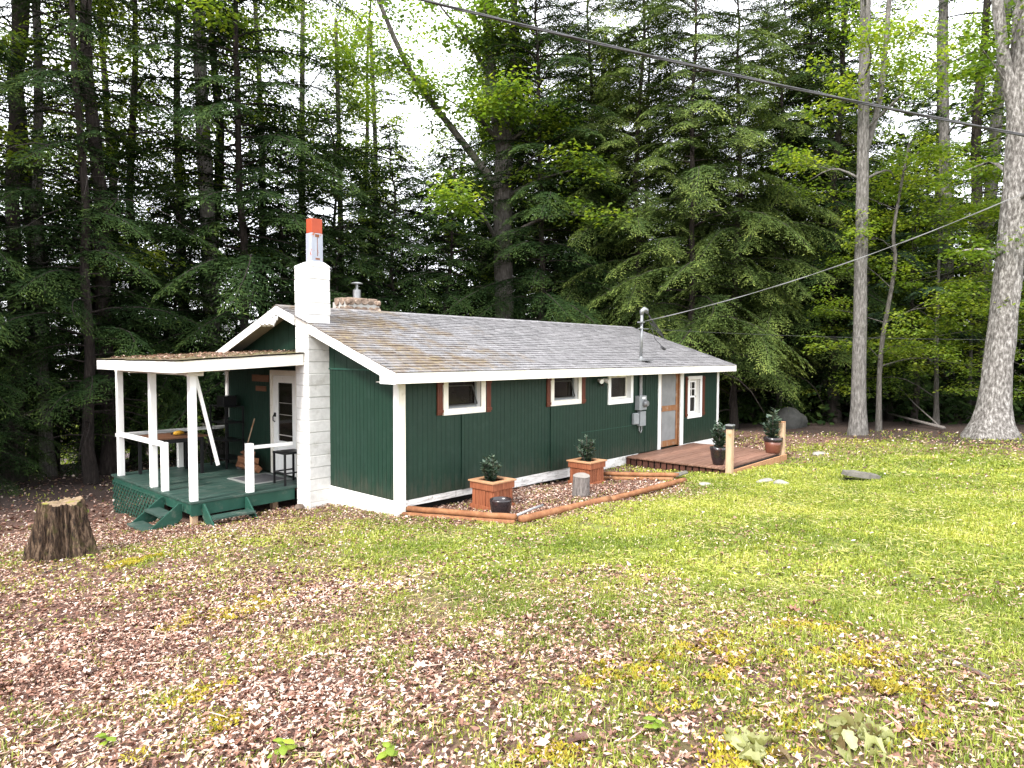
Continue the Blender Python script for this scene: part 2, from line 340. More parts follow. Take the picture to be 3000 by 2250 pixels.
def kites(P, D, N, L, W, rnd, bend=.0):
    """leaf-shaped quads: P base, D direction, N normal, L length, W width"""
    S = unit(np.cross(N, D)); L = L[:, None]; W = W[:, None]
    v = np.stack([P, P+D*L*.45+S*W*.5+N*L*bend, P+D*L-N*L*bend, P+D*L*.45-S*W*.5+N*L*bend], 1).reshape(-1, 3)
    f = np.arange(len(P)*4).reshape(-1, 4)
    return v, f, np.repeat(rnd, 4)

# ------------------------------------------------------------------ terrain
CP = np.array([(0,0,-.23),(0,1.9,-.34),(-2.1,2,-.37),(-2.65,3.1,-.47),(-2.3,5.9,-.72),(6.6,-2.55,-.13),(9.7,-2.6,-.2),(11.6,0,-.3),(3,-1.2,-.2),(6,-.2,-.22),
(-6.57,-8.34,.74),(-4.5,-6.3,.5),(-3,-10,.78),(-10,-5,.52),(-6.5,-2.5,.1),(-1.5,-4,.17),(5,-8,.42),(15,-6,.12),(14.9,-2,-.12),(19,2,-.35),(22,-10,.35),(-7,4,-.42),(-13,3,-.35),(-4,11,-.9),(-9,11,-.9),(3,9,-.8),(11,7,-.6),(20,9,-.7),(-14,-12,.95),(2,-16,.9)], float)
def _U(r):
    r = np.maximum(r, 1e-9); return r*r*np.log(r)
_n = len(CP); _K = _U(np.linalg.norm(CP[:, None, :2]-CP[None, :, :2], axis=2))+np.eye(_n)*2.0
_Pm = np.c_[np.ones(_n), CP[:, :2]]
_w = np.linalg.solve(np.block([[_K, _Pm], [_Pm.T, np.zeros((3, 3))]]), np.r_[CP[:, 2], 0, 0, 0])
def gz(x, y):
    x = np.asarray(x, float); y = np.asarray(y, float)
    cx_, cy_ = np.clip(x, -25, 35), np.clip(y, -25, 22)
    o = _w[_n]+_w[_n+1]*cx_+_w[_n+2]*cy_
    for i in range(_n): o = o+_w[i]*_U(np.hypot(cx_-CP[i, 0], cy_-CP[i, 1]))
    drop = np.maximum(0, y-16-.5*np.maximum(0, x-4)+.4*np.minimum(0, x+4)*-1*0)
    o = o-.22*np.minimum(drop, 60)
    return o+.035*np.sin(x*1.7+y*.6)*np.sin(y*1.3-x*.4)
GM = np.array([(-3.70,4.43,0.10),(-4.96,-0.43,0.05),(-3.95,-0.45,0.25),(-4.80,-2.98,0.05),(-5.48,-3.42,0.10),(-5.36,-4.66,0.15),(-2.23,-0.30,0.50),(-1.42,-1.21,0.60),(-1.02,-2.55,0.75),(-3.56,-2.76,0.20),(-3.11,-3.55,0.30),(-2.25,-3.83,0.65),(-4.44,-4.38,0.12),(-4.02,-5.05,0.35),(-3.49,-5.12,0.35),(-2.39,-4.81,0.55),(-3.46,-5.90,0.40),(-4.39,-6.07,0.40),(-4.80,-5.49,0.20),(-0.26,-4.06,0.85),(2.55,-3.80,0.92),(5.42,-4.14,0.95),(9.95,-5.46,0.85),(3.39,-6.08,1.00),(1.07,-7.59,1.00),(-0.88,-5.96,0.88),(-1.92,-5.63,0.50),(-2.08,-6.46,0.62),(-1.02,-7.10,0.85),(-1.18,-7.82,0.80),(-3.00,-6.58,0.50),(-2.56,-7.21,0.50),(-2.13,-7.82,0.50),(-3.88,-6.78,0.40),(-3.50,-7.29,0.38),(-3.02,-7.93,0.45),(14.91,-2.92,0.15),(14.29,-5.32,0.30),(13.51,-6.67,0.30),(5.60,-2.85,0.90),(-1.29,3.02,0.05),(-2.65,2.43,0.08),(-3.11,8.80,0.05),(-2.74,0.61,0.45),(12.19,-2.94,0.50),(13.02,-4.40,0.60),
(18,-5,0),(17,0,0),(20,-8,.1),(8,8,0),(0,9,0),(-8,5,0),(-10,0,.1),(25,-3,0),(10,-12,.9),(3,-1,.02),(1,-.9,.05),(4.5,-1.6,.05),(11.5,-.8,.05)], float)
def grass_amt(x, y):
    x = np.asarray(x, float); y = np.asarray(y, float)
    num = np.zeros(x.shape); den = np.zeros(x.shape)
    for gx_, gy_, g in GM:
        d2 = (x-gx_)**2+(y-gy_)**2; ww = 1/(d2+.15)**1.6; num += ww*g; den += ww
    g = num/den
    inb = (x > .2) & (x < 5.2) & (y > -2.1) & (y < 0)
    g = np.where(inb, np.minimum(g, .05), g)
    g = np.where((y > 3.5) & (x < 13), 0, g)
    return g
def vnoise(x, y, s, seed=0):
    """cheap smooth value noise in [0,1]"""
    r = np.random.default_rng(seed); tab = r.random((64, 64))
    u, v = x*s+100.3, y*s+57.7; i, j = np.floor(u).astype(int), np.floor(v).astype(int); fu, fv = u-i, v-j
    fu, fv = fu*fu*(3-2*fu), fv*fv*(3-2*fv); g = lambda a, b: tab[a % 64, b % 64]
    return (g(i, j)*(1-fu)+g(i+1, j)*fu)*(1-fv)+(g(i, j+1)*(1-fu)+g(i+1, j+1)*fu)*fv

def axis_pts(c, near, far, step):
    a = list(np.arange(-near, near+1e-6, step)); s_ = step; p = near
    while p < far:
        s_ *= 1.22; p += s_; a.append(p); a.insert(0, -p)
    return np.array(a)+c
gxs, gys = axis_pts(3, 17, 500, .17), axis_pts(0, 16, 500, .17)
GX, GY = np.meshgrid(gxs, gys); nx, ny = len(gxs), len(gys)
GZ = gz(GX, GY)
_pit = np.exp(-(((GX-6.82)/.36)**2+((GY+4.96)/.34)**2)**2)          # hollow under the lifted flagstone
GZ = GZ-.22*_pit+.012*(vnoise(GX, GY, 3.1, 3)-.5)
idx = np.arange(nx*ny).reshape(ny, nx)
fq = np.stack([idx[:-1, :-1], idx[:-1, 1:], idx[1:, 1:], idx[1:, :-1]], -1).reshape(-1, 4)
me = np_mesh('ground', [(np.stack([GX, GY, GZ], -1).reshape(-1, 3), fq)], attrs={'grass': grass_amt(GX, GY).ravel(), 'floor_shade': np.clip(np.maximum((GX-13.9-.35*(GY+3))/1.2, (GY-6.8)/1.5), 0, 1).ravel()*.95})  # last attribute masks the shade painted on the wood floor
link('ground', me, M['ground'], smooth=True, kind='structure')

# ------------------------------------------------------------------ the cabin
L_, W_ = 11.49, 5.9
EO, ZE, ZR, YR = .482, 2.071, 3.224, 2.947
SL = (ZR-ZE)/(YR+EO); SA = math.atan(SL)
XL, XR = -.44, 11.61
cabin = thing('cabin', 'long low dark green cabin with white trim, grey shingle roof and a covered corner porch', 'cabin')
roofz = lambda y: ZE+SL*(y+EO) if y < YR else ZR-SL*(y-YR)

def panel(name, x0, x1, z0, z1, mk, holes=(), yf=0.0, th=.014, step=.102, parent=None, phase=0.0):
    """grooved sheet; mk maps (along, out, up) to a world point; holes are (a0,a1,z0,z1)"""
    b = B(); cuts = {x0, x1}; gro = []
    g = x0+step*(.5+phase)
    while g < x1-.03:
        gro.append((g-.0045, g+.0045)); g += step
    for a, c in gro: cuts |= {a, c}
    for h in holes: cuts |= {min(max(h[0], x0), x1), min(max(h[1], x0), x1)}
    cs = sorted(cuts)
    for a, c in zip(cs[:-1], cs[1:]):
        if c-a < 1e-4: continue
        m_ = (a+c)/2; ingr = any(p <= m_ <= q for p, q in gro); t_ = th*.74 if ingr else th
        spans = [(z0, z1)]
        for h in holes:
            if h[0] < m_ < h[1]:
                spans = [s_ for z_a, z_b in spans for s_ in ((z_a, min(z_b, h[2])), (max(z_a, h[3]), z_b)) if s_[1]-s_[0] > .01]
        for za, zb in spans:
            P = [mk(a, 0, za), mk(c, 0, za), mk(c, 0, zb), mk(a, 0, zb), mk(a, t_, za), mk(c, t_, za), mk(c, t_, zb), mk(a, t_, zb)]
            b.add(P, [(0, 3, 2, 1), (4, 5, 6, 7), (0, 1, 5, 4), (1, 2, 6, 5), (2, 3, 7, 6), (3, 0, 4, 7)])
    return obj(name, b, M['green_siding'], parent or cabin)

# front wall: sheets of grooved siding with window and door openings
WIN = [(1.04, 1.83, 1.42, 1.90), (3.92, 4.74, 1.42, 1.90), (5.97, 6.80, 1.345, 1.86), (9.75, 10.34, .76, 1.70)]
HOLES = WIN+[(8.22, 9.22, -.01, 2.02)]
seams = [.03, 1.36, 2.55, 3.82, 4.86, 7.48, 8.10, 9.36, 11.46]
for i, (a, c) in enumerate(zip(seams[:-1], seams[1:])):
    if i == 6: c_ = 9.36
    off = (.0, .018, .002, .020, .003, .014, .0, .008)[i]
    panel('siding_panel', a+.002, c-.002, .0, 2.16, lambda u, o, z, off=off: (u, -off-o, z), HOLES, phase=.13*i)
# long horizontal joint in the middle sheets
obj('joint_strip', B().box(4.86, 7.06, -.020, -.0185, .685, .697), M['green_trim'], cabin)
# gable wall: lower sheets and upper boards
panel('siding_panel', .03, 1.91, 0, 2.08, lambda u, o, z: (-o, u, z))
panel('siding_panel', 3.96, 5.88, 0, 2.06, lambda u, o, z: (-o, u, z), phase=.2)
panel('siding_panel', 2.30, 3.02, 0, 2.06, lambda u, o, z: (-o, u, z), phase=.4)
panel('siding_panel', 3.02, 3.96, 2.0, 2.06, lambda u, o, z: (-o, u, z), phase=.4)
obj('joint_strip', B().box(-.034, -.004, .03, 1.91, 2.075, 2.10), M['green_trim'], cabin)
y = .03
while y < 5.85:
    y1 = min(y+.19, 5.87); t_ = .020+.006*random.random()
    za = min(roofz(y), 9)-.055; zb = min(roofz(y1), 9)-.055
    obj('gable_board', B().prism([(-t_, y+.003, 2.10), (-t_, y1-.003, 2.10), (-t_, y1-.003, zb), (-t_, y+.003, za)], (t_-.001, 0, 0)), M['green_siding'], cabin)
    y = y1
# hidden walls close the shell
b = B(); b.box(L_-.05, L_, .05, 5.85, -.05, 2.1); b.box(.05, L_, 5.85, 5.9, -.05, 2.1)
b.prism([(L_-.05, 0.05, 2.1), (L_-.05, 5.9, 2.1), (L_-.05, YR, ZR-.06)], (.05, 0, 0)); b.box(.06, L_-.06, .12, 5.84, -.06, -.02); b.box(.06, L_-.06, .25, .28, -.02, 2.1); b.box(.12, .15, .28, 5.84, -.02, 2.1)
obj('wall', b, M['green_siding'], cabin)
# skirt boards with a crawl gap, corner boards
sk = [(.10, 2.42, -.105, -.125), (2.43, 4.4, -.17, -.20), (4.41, 7.2, -.20, -.22), (9.4, 11.4, -.32, -.32)]
for a, c, zb0, zb1 in sk:
    mt = M['worn_white'] if a < 8 else M['white']
    obj('skirt_board', B().prism([(a, .008, -.002), (c, .008, -.002), (c, .008, zb1), (a, .008, zb0)], (0, -.02, 0)), mt, cabin)
obj('skirt_board', B().prism([(.010, .06, .004), (.010, 1.90, .010), (.010, 1.90, -.36), (.010, .06, -.25)], (-.026, 0, 0)), M['white'], cabin)
obj('crawl_space', B().box(.14, 11.4, .14, 5.8, -.7, -.05), M['shade_fill'], cabin)  # black block that paints the shade behind the crawl gap
obj('corner_board', B().box(-.036, -.001, -.036, .075, -.27, 2.03), M['white'], cabin, bevel=.004)
obj('corner_board', B().box(.001, .125, -.036, -.001, -.25, 2.0), M['cream'], cabin, bevel=.004)
obj('corner_board', B().box(11.40, 11.52, -.036, -.001, -.30, 2.0), M['white'], cabin, bevel=.004)
obj('corner_board', B().box(-.036, -.001, 5.80, 5.93, .98, 2.08), M['white'], cabin, bevel=.004)

# roof: slab, shingles, ridge cap, fascia and rake boards
b = B()
for s_ in (1, -1):
    ye = -EO if s_ == 1 else 2*YR+EO
    b.prism([(XL+.012, ye, ZE-.012), (XL+.012, YR, ZR-.012), (XL+.012, YR, ZR-.06), (XL+.012, ye, ZE-.06)], (XR-XL-.024, 0, 0))
roof = obj('roof', b, M['soffit'], cabin)
SH_E = .130; ROWS = 27; TW = .305
def shingle_geo(wd, tone, h=.155):
    z0, z1 = .017, .0015
    v = [(0, 0, 0), (wd, 0, 0), (wd, h, 0), (0, h, 0), (0, 0, z0), (wd, 0, z0), (wd, h, z1), (0, h, z1)]
    f = [(4, 5, 6, 7), (0, 1, 5, 4), (1, 2, 6, 5), (3, 0, 4, 7)]
    return v, f
protos = []
for k in range(10):
    v, f = shingle_geo(TW-.006, 0)
    me = bpy.data.meshes.new('shingle'); me.from_pydata(v, [], f); a_ = me.attributes.new('tone', 'FLOAT', 'POINT'); a_.data.foreach_set('value', [k/9.0]*8); me.materials.append(M['shingle']); protos.append(me)
ROT = Matrix.Rotation(SA, 4, 'X')
cells = []
for r_ in range(ROWS):
    x = XL-(TW*.5 if r_ % 2 else 0)-(.07*(r_ % 3))
    while x < XR:
        a, c = max(x, XL-.012), min(x+TW, XR+.012)
        if c-a > .03: cells.append((a, r_, c-a))
        x += TW
near = sorted(cells, key=lambda q: (q[0]+q[2]/2-CAM[0])**2+((q[1]*SH_E*.948-EO)-CAM[1])**2)
near = [q for q in near if not (q[0] < .05 and 1.86 < q[1]*SH_E*.948-EO < 2.26)][:300]; ns = set(near)
def sh_loc(x, r_):
    s_ = r_*SH_E-.02
    return Vector((x, -EO+math.cos(SA)*s_, ZE+math.sin(SA)*s_+.0005))
for q in near:
    o = bpy.data.objects.new('shingle', protos[int(random.triangular(0, 9.99, 5))]); C.objects.link(o); o.parent = roof
    o.location = sh_loc(q[0], q[1]); o.rotation_euler = (SA+random.uniform(-.010, .012), random.uniform(-.006, .006), random.uniform(-.008, .008)); o.scale = (q[2]/TW, 1, random.uniform(.8, 1.5))
V_, F_, T_ = [], [], []
for q in cells:
    if q in ns: continue
    v, f = shingle_geo(q[2]-.006, 0); o_ = len(V_); tn = random.triangular(0, 1, .5); sc_ = random.uniform(.8, 1.5)
    R_ = Matrix.Rotation(SA+random.uniform(-.010, .012), 3, 'X') @ Matrix.Rotation(random.uniform(-.008, .008), 3, 'Z'); p0 = sh_loc(q[0], q[1])
    for p in v: V_.append(tuple(p0+R_ @ Vector((p[0], p[1], p[2]*sc_)))); T_.append(tn)
    F_ += [tuple(i+o_ for i in g_) for g_ in f]
me = bpy.data.meshes.new('shingle'); me.from_pydata(V_, [], F_); me.attributes.new('tone', 'FLOAT', 'POINT').data.foreach_set('value', T_)
link('shingle', me, M['shingle'], roof, kind='stuff')
# rear slope in one sheet, ridge caps one by one
b = B(); b.prism([(XL, 2*YR+EO, ZE-.010), (XL, YR+.01, ZR-.010), (XL, YR+.01, ZR+.004), (XL, 2*YR+EO, ZE+.004)], (XR-XL, 0, 0))
me = b.mesh('rear_shingles'); me.attributes.new('tone', 'FLOAT', 'POINT').data.foreach_set('value', [.5]*len(me.vertices))
link('rear_roofing', me, M['shingle'], roof)
x = XL-.01
while x < XR:
    b = B(); xe = min(x+.30, XR+.012); e0, e1 = .018+.004*random.random(), .008
    for s_ in (1, -1):
        b.prism([(x, YR, ZR+e0), (xe, YR, ZR+e1+.012), (xe, YR-s_*.14, ZR-.14*SL+e1+.012), (x, YR-s_*.14, ZR-.14*SL+e0)], (0, 0, -.008))
    me = b.mesh('ridge_cap'); me.attributes.new('tone', 'FLOAT', 'POINT').data.foreach_set('value', [random.uniform(.3, 1)]*len(me.vertices))
    link('ridge_cap', me, M['shingle'], roof); x += .21
for a, c in ((XL+.02, 2.42), (2.425, 7.80), (7.805, 9.0), (9.005, XR)):
    obj('fascia_board', B().box(a, c, -EO-.020, -EO+.004, ZE-.170, ZE-.008), M['cream'], cabin, bevel=.003)
def rake(ya, yb, x, name='rake_board', h=.155, th=.022):
    za, zb = roofz(ya)-.008, roofz(yb)-.008
    obj(name, B().prism([(x, ya, za), (x, yb, zb), (x, yb, zb-h), (x, ya, za-h)], (th, 0, 0)), M['white'], cabin)
rake(-.14, 1.895, XL-.012); rake(2.335, YR-.001, XL-.012); rake(YR+.001, 2*YR+EO, XL-.012); rake(-EO, YR, XR); rake(YR+.001, 2*YR+EO, XR)
z_ = ZE-.008
obj('rake_return', B().prism([(XL-.014, -EO-.02, z_-.165), (XL-.014, -EO-.02, z_), (XL-.014, -.142, roofz(-.142)-.008), (XL-.014, -.142, z_-.165)], (.024, 0, 0)), M['white'], cabin)
obj('soffit', B().box(XL+.02, XR-.02, -EO+.006, .0, ZE-.155, ZE-.147), M['soffit'], cabin)

# block chimney up the gable end
CX0, CX1, CY0, CY1 = -.43, .0, 1.90, 2.32
ch = obj('chimney', B().box(CX0+.006, CX1-.006, CY0+.006, CY1-.006, -.45, 3.88), M['mortar'], cabin)
z = -.45; k = 0
bm_ = B().box(0, CX1-CX0, 0, CY1-CY0, 0, .199).mesh('block')
while z < 3.80:
    if z > 2.85:      # above the roof the stack steps out a little
        o = link('block', bm_, M['block'], ch, (CX0-.004+random.uniform(-.004, .004), CY0-.004+random.uniform(-.004, .004), z+.003), bevel=.008); o.scale = (1.03, 1.02, 1)
    else:
        o = link('block', bm_, M['block'], ch, (CX0+random.uniform(-.003, .003), CY0+random.uniform(-.003, .003), z+.003), bevel=.008)
    z += .2045
cr = B(); a0, a1, c0, c1 = CX0-.005, CX1+.012, CY0-.005, CY1+.01
cr.add([(a0, c0, 3.845), (a1, c0, 3.845), (a1, c1, 3.845), (a0, c1, 3.845), (a0, c0, 3.88), (a1, c0, 3.88), (a1, c1, 3.88), (a0, c1, 3.88), (-.30, 1.99, 3.955), (-.05, 1.99, 3.955), (-.05, 2.22, 3.955), (-.30, 2.22, 3.955)],
       [(0, 3, 2, 1), (0, 1, 5, 4), (1, 2, 6, 5), (2, 3, 7, 6), (3, 0, 4, 7), (4, 5, 9, 8), (5, 6, 10, 9), (6, 7, 11, 10), (7, 4, 8, 11), (8, 9, 10, 11)])
obj('chimney_crown', cr, M['block'], ch, bevel=.006)
FX0, FX1, FY0, FY1 = -.285, -.062, 2.0, 2.185
fl = obj('flue_pipe', B().box(FX0, FX1, FY0, FY1, 3.95, 4.45), M['flue'], cabin, bevel=.006)
b = B(); b.box(FX0+.006, FX1-.006, FY0+.006, FY1-.006, 4.452, 4.70)
obj('flue_cap', b, M['orange'], fl, bevel=.006)
obj('rust_streak', B().box(-.215, -.135, FY0-.0035, FY0-.001, 4.38, 4.43).box(-.178, -.168, FY0-.0035, FY0-.001, 4.05, 4.375).box(-.21, -.125, FY0-.0035, FY0-.001, 3.99, 4.02), M['rust'], fl)

# fieldstone chimney behind the ridge
st_ = obj('stone_chimney', B().box(1.52, 2.30, 3.55, 4.15, 2.6, 3.46), M['mortar'], cabin)
for lev in range(4):
    zz = 3.0+lev*.15
    per = [(x_, 3.53) for x_ in np.arange(1.50, 2.3, .17)]+[(1.50, y_) for y_ in np.arange(3.6, 4.15, .19)]+[(2.27, y_) for y_ in np.arange(3.6, 4.15, .19)]
    for x_, y_ in per:
        b = B(); n_ = 7; rx = random.uniform(.08, .115); rz = random.uniform(.055, .075)
        top = [(x_+.07+rx*math.cos(6.283*i/n_)*random.uniform(.8, 1.1), y_+random.uniform(-.02, .02), zz+rz*math.sin(6.283*i/n_)*random.uniform(.85, 1.1)) for i in range(n_)]
        if y_ > 3.55: top = [(x_+random.uniform(-.02, .02)+(0 if x_ < 2 else .05), y_+(p[0]-x_-.07), p[2]) for p in top]
        b.prism(top, (0, .10, 0) if y_ < 3.55 else (.09 if x_ < 2 else -.09, 0, 0))
        obj('stone', b, M['stone'], st_, bevel=.015)
for x_ in np.arange(1.53, 2.2, .25):
    for y_ in (3.6, 3.88):
        obj('stone', B().box(x_, x_+.23, y_-.05, y_+.24, 3.47, 3.525+random.uniform(0, .03)), M['stone'], st_, bevel=.02)
b = B(); b.tube([(1.93, 3.85, 3.5), (1.93, 3.85, 3.74)], .085, 14)
sp = obj('stove_pipe', b, M['metal'], cabin, smooth=False)
b = B(); b.tube([(1.93, 3.85, 3.74), (1.93, 3.85, 3.88)], .03, 10); b.lathe([(.10, 3.87), (.135, 3.87), (.10, 3.895), (.02, 3.91)], (1.93, 3.85, 0), 14)
obj('rain_cap', b, M['metal'], sp)

# windows and shutters on the front wall
def frame4(a0, a1, z0, z1, wl, wr, wt, wb, y0, y1):
    b = B()
    b.box(a0, a0+wl, y0, y1, z0+wb, z1-wt); b.box(a1-wr, a1, y0, y1, z0+wb, z1-wt)
    if wt: b.box(a0, a1, y0, y1, z1-wt, z1)
    if wb: b.box(a0, a1, y0, y1, z0, z0+wb)
    return b
def window(a0, a1, z0, z1, hole, hopper=False, trim_mat='white'):
    wn = obj('window', frame4(a0, a1, z0, z1, hole[0]-a0, a1-hole[1], max(.02, z1-hole[3]), hole[2]-z0, -.045, -.012), M[trim_mat], cabin, bevel=.004)
    jb = frame4(hole[0]-.012, hole[1]+.012, hole[2]-.012, hole[3]+.012, .014, .014, .014, .014, -.012, .13)
    obj('jamb', jb, M['white'], wn)
    obj('pane', B().box(hole[0], hole[1], .115, .119, hole[2], hole[3]), M['glass'], wn)
    obj('sash', frame4(hole[0]+.004, hole[1]-.004, hole[2]+.004, hole[3]-.004, .03, .03, .03, .035, .07, .10), M['meter'] if hopper else M['cream'], wn)
    if hopper:   # inner hopper sash tipped inwards at the bottom
        zt, zb = hole[3]-.10, hole[2]+.05; b = B()
        p = lambda x_, s_: (x_, .085-.06*s_, zt+(zb-zt)*s_)
        x0_, x1_ = hole[0]+.07, hole[1]-.10
        b.beam(p(x0_, 0), p(x1_, 0), .022, .014, (0, 1, 0)); b.beam(p(x1_, 0), p(x1_+.06, 1), .022, .014, (0, 1, 0)); b.beam(p(x0_-.05, 1), p(x1_+.06, 1), .018, .014, (0, 1, 0))
        obj('hopper_sash', b, M['boulder'], wn)
    return wn
window(.93, 1.945, 1.315, 1.93, WIN[0], True, 'cream'); window(3.82, 4.85, 1.315, 1.93, WIN[1], True, 'cream')
window(5.865, 6.90, 1.23, 1.90, WIN[2])
wn = window(9.63, 10.45, .66, 1.79, WIN[3])
hx0, hx1 = 9.80, 10.27
b = B()
b.box(hx0, hx1, .06, .08, 1.205, 1.25); b.box(hx0, hx0+.045, .06, .08, .80, 1.62); b.box(hx1-.045, hx1, .06, .08, .80, 1.62); b.box(hx0, hx1, .06, .08, 1.62, 1.66); b.box(hx0, hx1, .06, .08, .77, .83)
b.box((hx0+hx1)/2-.011, (hx0+hx1)/2+.011, .064, .078, 1.25, 1.62); b.box(hx0+.045, hx1-.045, .064, .078, 1.425, 1.447)
obj('muntin_frame', b, M['white'], wn)
def shutter(a0, a1, z0, z1):
    b = B().box(a0+.012, a1-.012, -.032, -.014, z0, z1)
    sh = obj('shutter', b, M['shutter'], cabin, bevel=.003)
    n_ = 3; wv = (a1-a0-.024)/n_
    for i in range(n_): obj('slat', B().box(a0+.012+i*wv+.002, a0+.012+(i+1)*wv-.002, -.042, -.032, z0+.005, z1-.005), M['shutter'], sh)
    for zz in (z0+.04, z1-.09): obj('batten', B().box(a0, a1, -.056, -.042, zz, zz+.05), M['shutter'], sh, bevel=.002)
for a0, a1, z0, z1 in ((.785, .925, 1.325, 1.92), (1.955, 2.095, 1.305, 1.92), (3.685, 3.815, 1.305, 1.92), (4.857, 5.0, 1.31, 1.92), (9.505, 9.625, .70, 1.78), (10.46, 10.625, .69, 1.78)): shutter(a0, a1, z0, z1)

# screen door with casing
obj('door_casing', B().box(8.075, 8.215, -.045, -.002, -.01, 2.04), M['white'], cabin, bevel=.004)
obj('door_casing', B().box(9.225, 9.385, -.045, -.002, -.02, 2.04), M['white'], cabin, bevel=.004)
b = B(); b.box(9.195, 9.224, -.012, .12, .0, 2.02); b.box(8.216, 8.245, -.012, .12, .0, 2.02)
obj('door_jamb', b, M['door_wood'], cabin)
b = B(); b.box(8.25, 8.345, .020, .050, .02, 2.0); b.box(9.09, 9.185, .020, .050, .02, 2.0); b.box(8.345, 9.09, .020, .050, .02, .17); b.box(8.345, 9.09, .018, .052, .92, 1.06); b.box(8.345, 9.09, .020, .050, 1.90, 2.0)
sd = obj('screen_door', b, M['door_wood'], cabin, bevel=.003)
obj('screen_panel', B().box(8.345, 9.09, .034, .038, .17, .92), M['screen'], sd)
obj('screen_panel', B().box(8.345, 9.09, .034, .038, 1.06, 1.90), M['screen'], sd)
obj('handle', B().box(8.26, 8.31, -.02, .02, .95, 1.03), M['black'], sd, bevel=.004)

# electric service: mast, conduit, meter and boxes, motion light
mx, my = 7.22, -.045
b = B(); b.tube([(mx, my, 2.2), (mx+.02, my, 3.33)], .036, 12)
ms = obj('service_mast', b, M['metal'], cabin, smooth=True)
b = B(); b.tube([(mx+.02, my, 3.31), (mx+.02, my, 3.38), (mx+.07, my-.03, 3.43), (mx+.15, my-.05, 3.41), (mx+.18, my-.06, 3.34)], [.045, .06, .066, .055, .03], 10)
obj('weatherhead', b, M['metal'], ms, smooth=True)
b = B(); b.lathe([(.16, 0), (.05, .05), (.045, .10)], (mx, my, 2.215), 12); b.box(mx-.15, mx+.20, my-.22, my+.2, 2.195+.02, 2.225)
obj('roof_boot', b, M['metal'], ms)
b = B(); b.box(mx-.10, mx+.07, my-.05, my+.05, 3.11, 3.14); b.box(mx-.12, mx+.30, my-.03, my+.02, 2.965, 2.985)
obj('mast_clamp', b, M['metal'], ms)
b = B(); pw = (mx+.18, my-.06, 3.35)
for k in range(3):
    q = random.uniform(-.05, .05)
    b.tube([pw, (mx+.34+q, my-.10, 3.18), (mx+.66+q, my-.14, 2.93+q), (mx+.80, my-.14+q, 2.74+.05*k), (mx+.50+q, my-.12, 2.95+.05*k), (mx+.26, my-.08, 3.12)], .011, 5)
b.tube([(mx+.3, my-.1, 3.0), (mx+.42, my-.14, 2.72), (mx+.62, my-.15, 2.62), (mx+.75, my-.15, 2.52)], .008, 5); b.tube([(mx+.70, my-.15, 2.55), (mx+.86, my-.15, 2.49)], .035, 6)
obj('drip_loop', b, M['cable'], ms)
cb = B(); cb.tube([(7.20, -.055, 1.38), (7.20, -.055, 2.1)], .028, 8); cb.tube([(7.27, -.05, 1.38), (7.27, -.05, 2.0)], .014, 6)
obj('conduit', cb, M['cable_grey'], cabin)
mt_ = obj('electric_meter', B().box(7.01, 7.34, -.15, -.022, 1.045, 1.385), M['meter'], cabin, bevel=.008)
b = B(); b.tube([(7.225, -.15, 1.20), (7.225, -.20, 1.20), (7.225, -.25, 1.20)], [.085, .085, .06], 16); obj('dial', b, M['metal'], mt_)
obj('label_plate', B().box(7.13, 7.27, -.153, -.150, 1.31, 1.355), M['white'], mt_)
obj('breaker_box', B().box(7.11, 7.36, -.12, -.022, .66, 1.01), M['meter'], cabin, bevel=.008)
obj('junction_box', B().box(6.87, 7.09, -.10, -.022, .71, .98), M['meter'], cabin, bevel=.02)
b = B(); b.tube([(7.17, -.05, .66), (7.16, -.06, .55), (7.21, -.07, .50), (7.27, -.06, .56), (7.27, -.05, .66)], .013, 6); b.tube([(7.23, -.05, 1.05), (7.23, -.05, 1.0)], .02, 6)
obj('cable_loop', b, M['cable_grey'], cabin)
lt = obj('motion_light', B().box(5.50, 5.60, -.07, -.02, 1.72, 1.80), M['black'], cabin, bevel=.008)
obj('lamp_head', B().tube([(5.44, -.06, 1.80), (5.40, -.18, 1.77)], [.03, .055], 10), M['white'], lt); obj('lamp_head', B().tube([(5.62, -.06, 1.80), (5.66, -.18, 1.77)], [.03, .055], 10), M['white'], lt)
obj('sensor', B().tube([(5.55, -.05, 1.72), (5.55, -.11, 1.68)], .03, 8), M['black'], lt)
# floodlights under the ridge on the gable
fl_ = obj('flood_light', B().box(-.49, -.455, 2.86, 2.98, 2.95, 3.03), M['white'], cabin, bevel=.008)
for y_ in (2.80, 3.10, 2.95):
    b = B(); b.tube([(-.48, 2.92, 2.98), (-.54, y_, 2.96)], .016, 6); b.tube([(-.53, y_, 2.99), (-.60, y_+.02, 2.90), (-.62, y_+.02, 2.86)], [.03, .06, .062], 10); obj('lamp_head', b, M['white'], fl_)

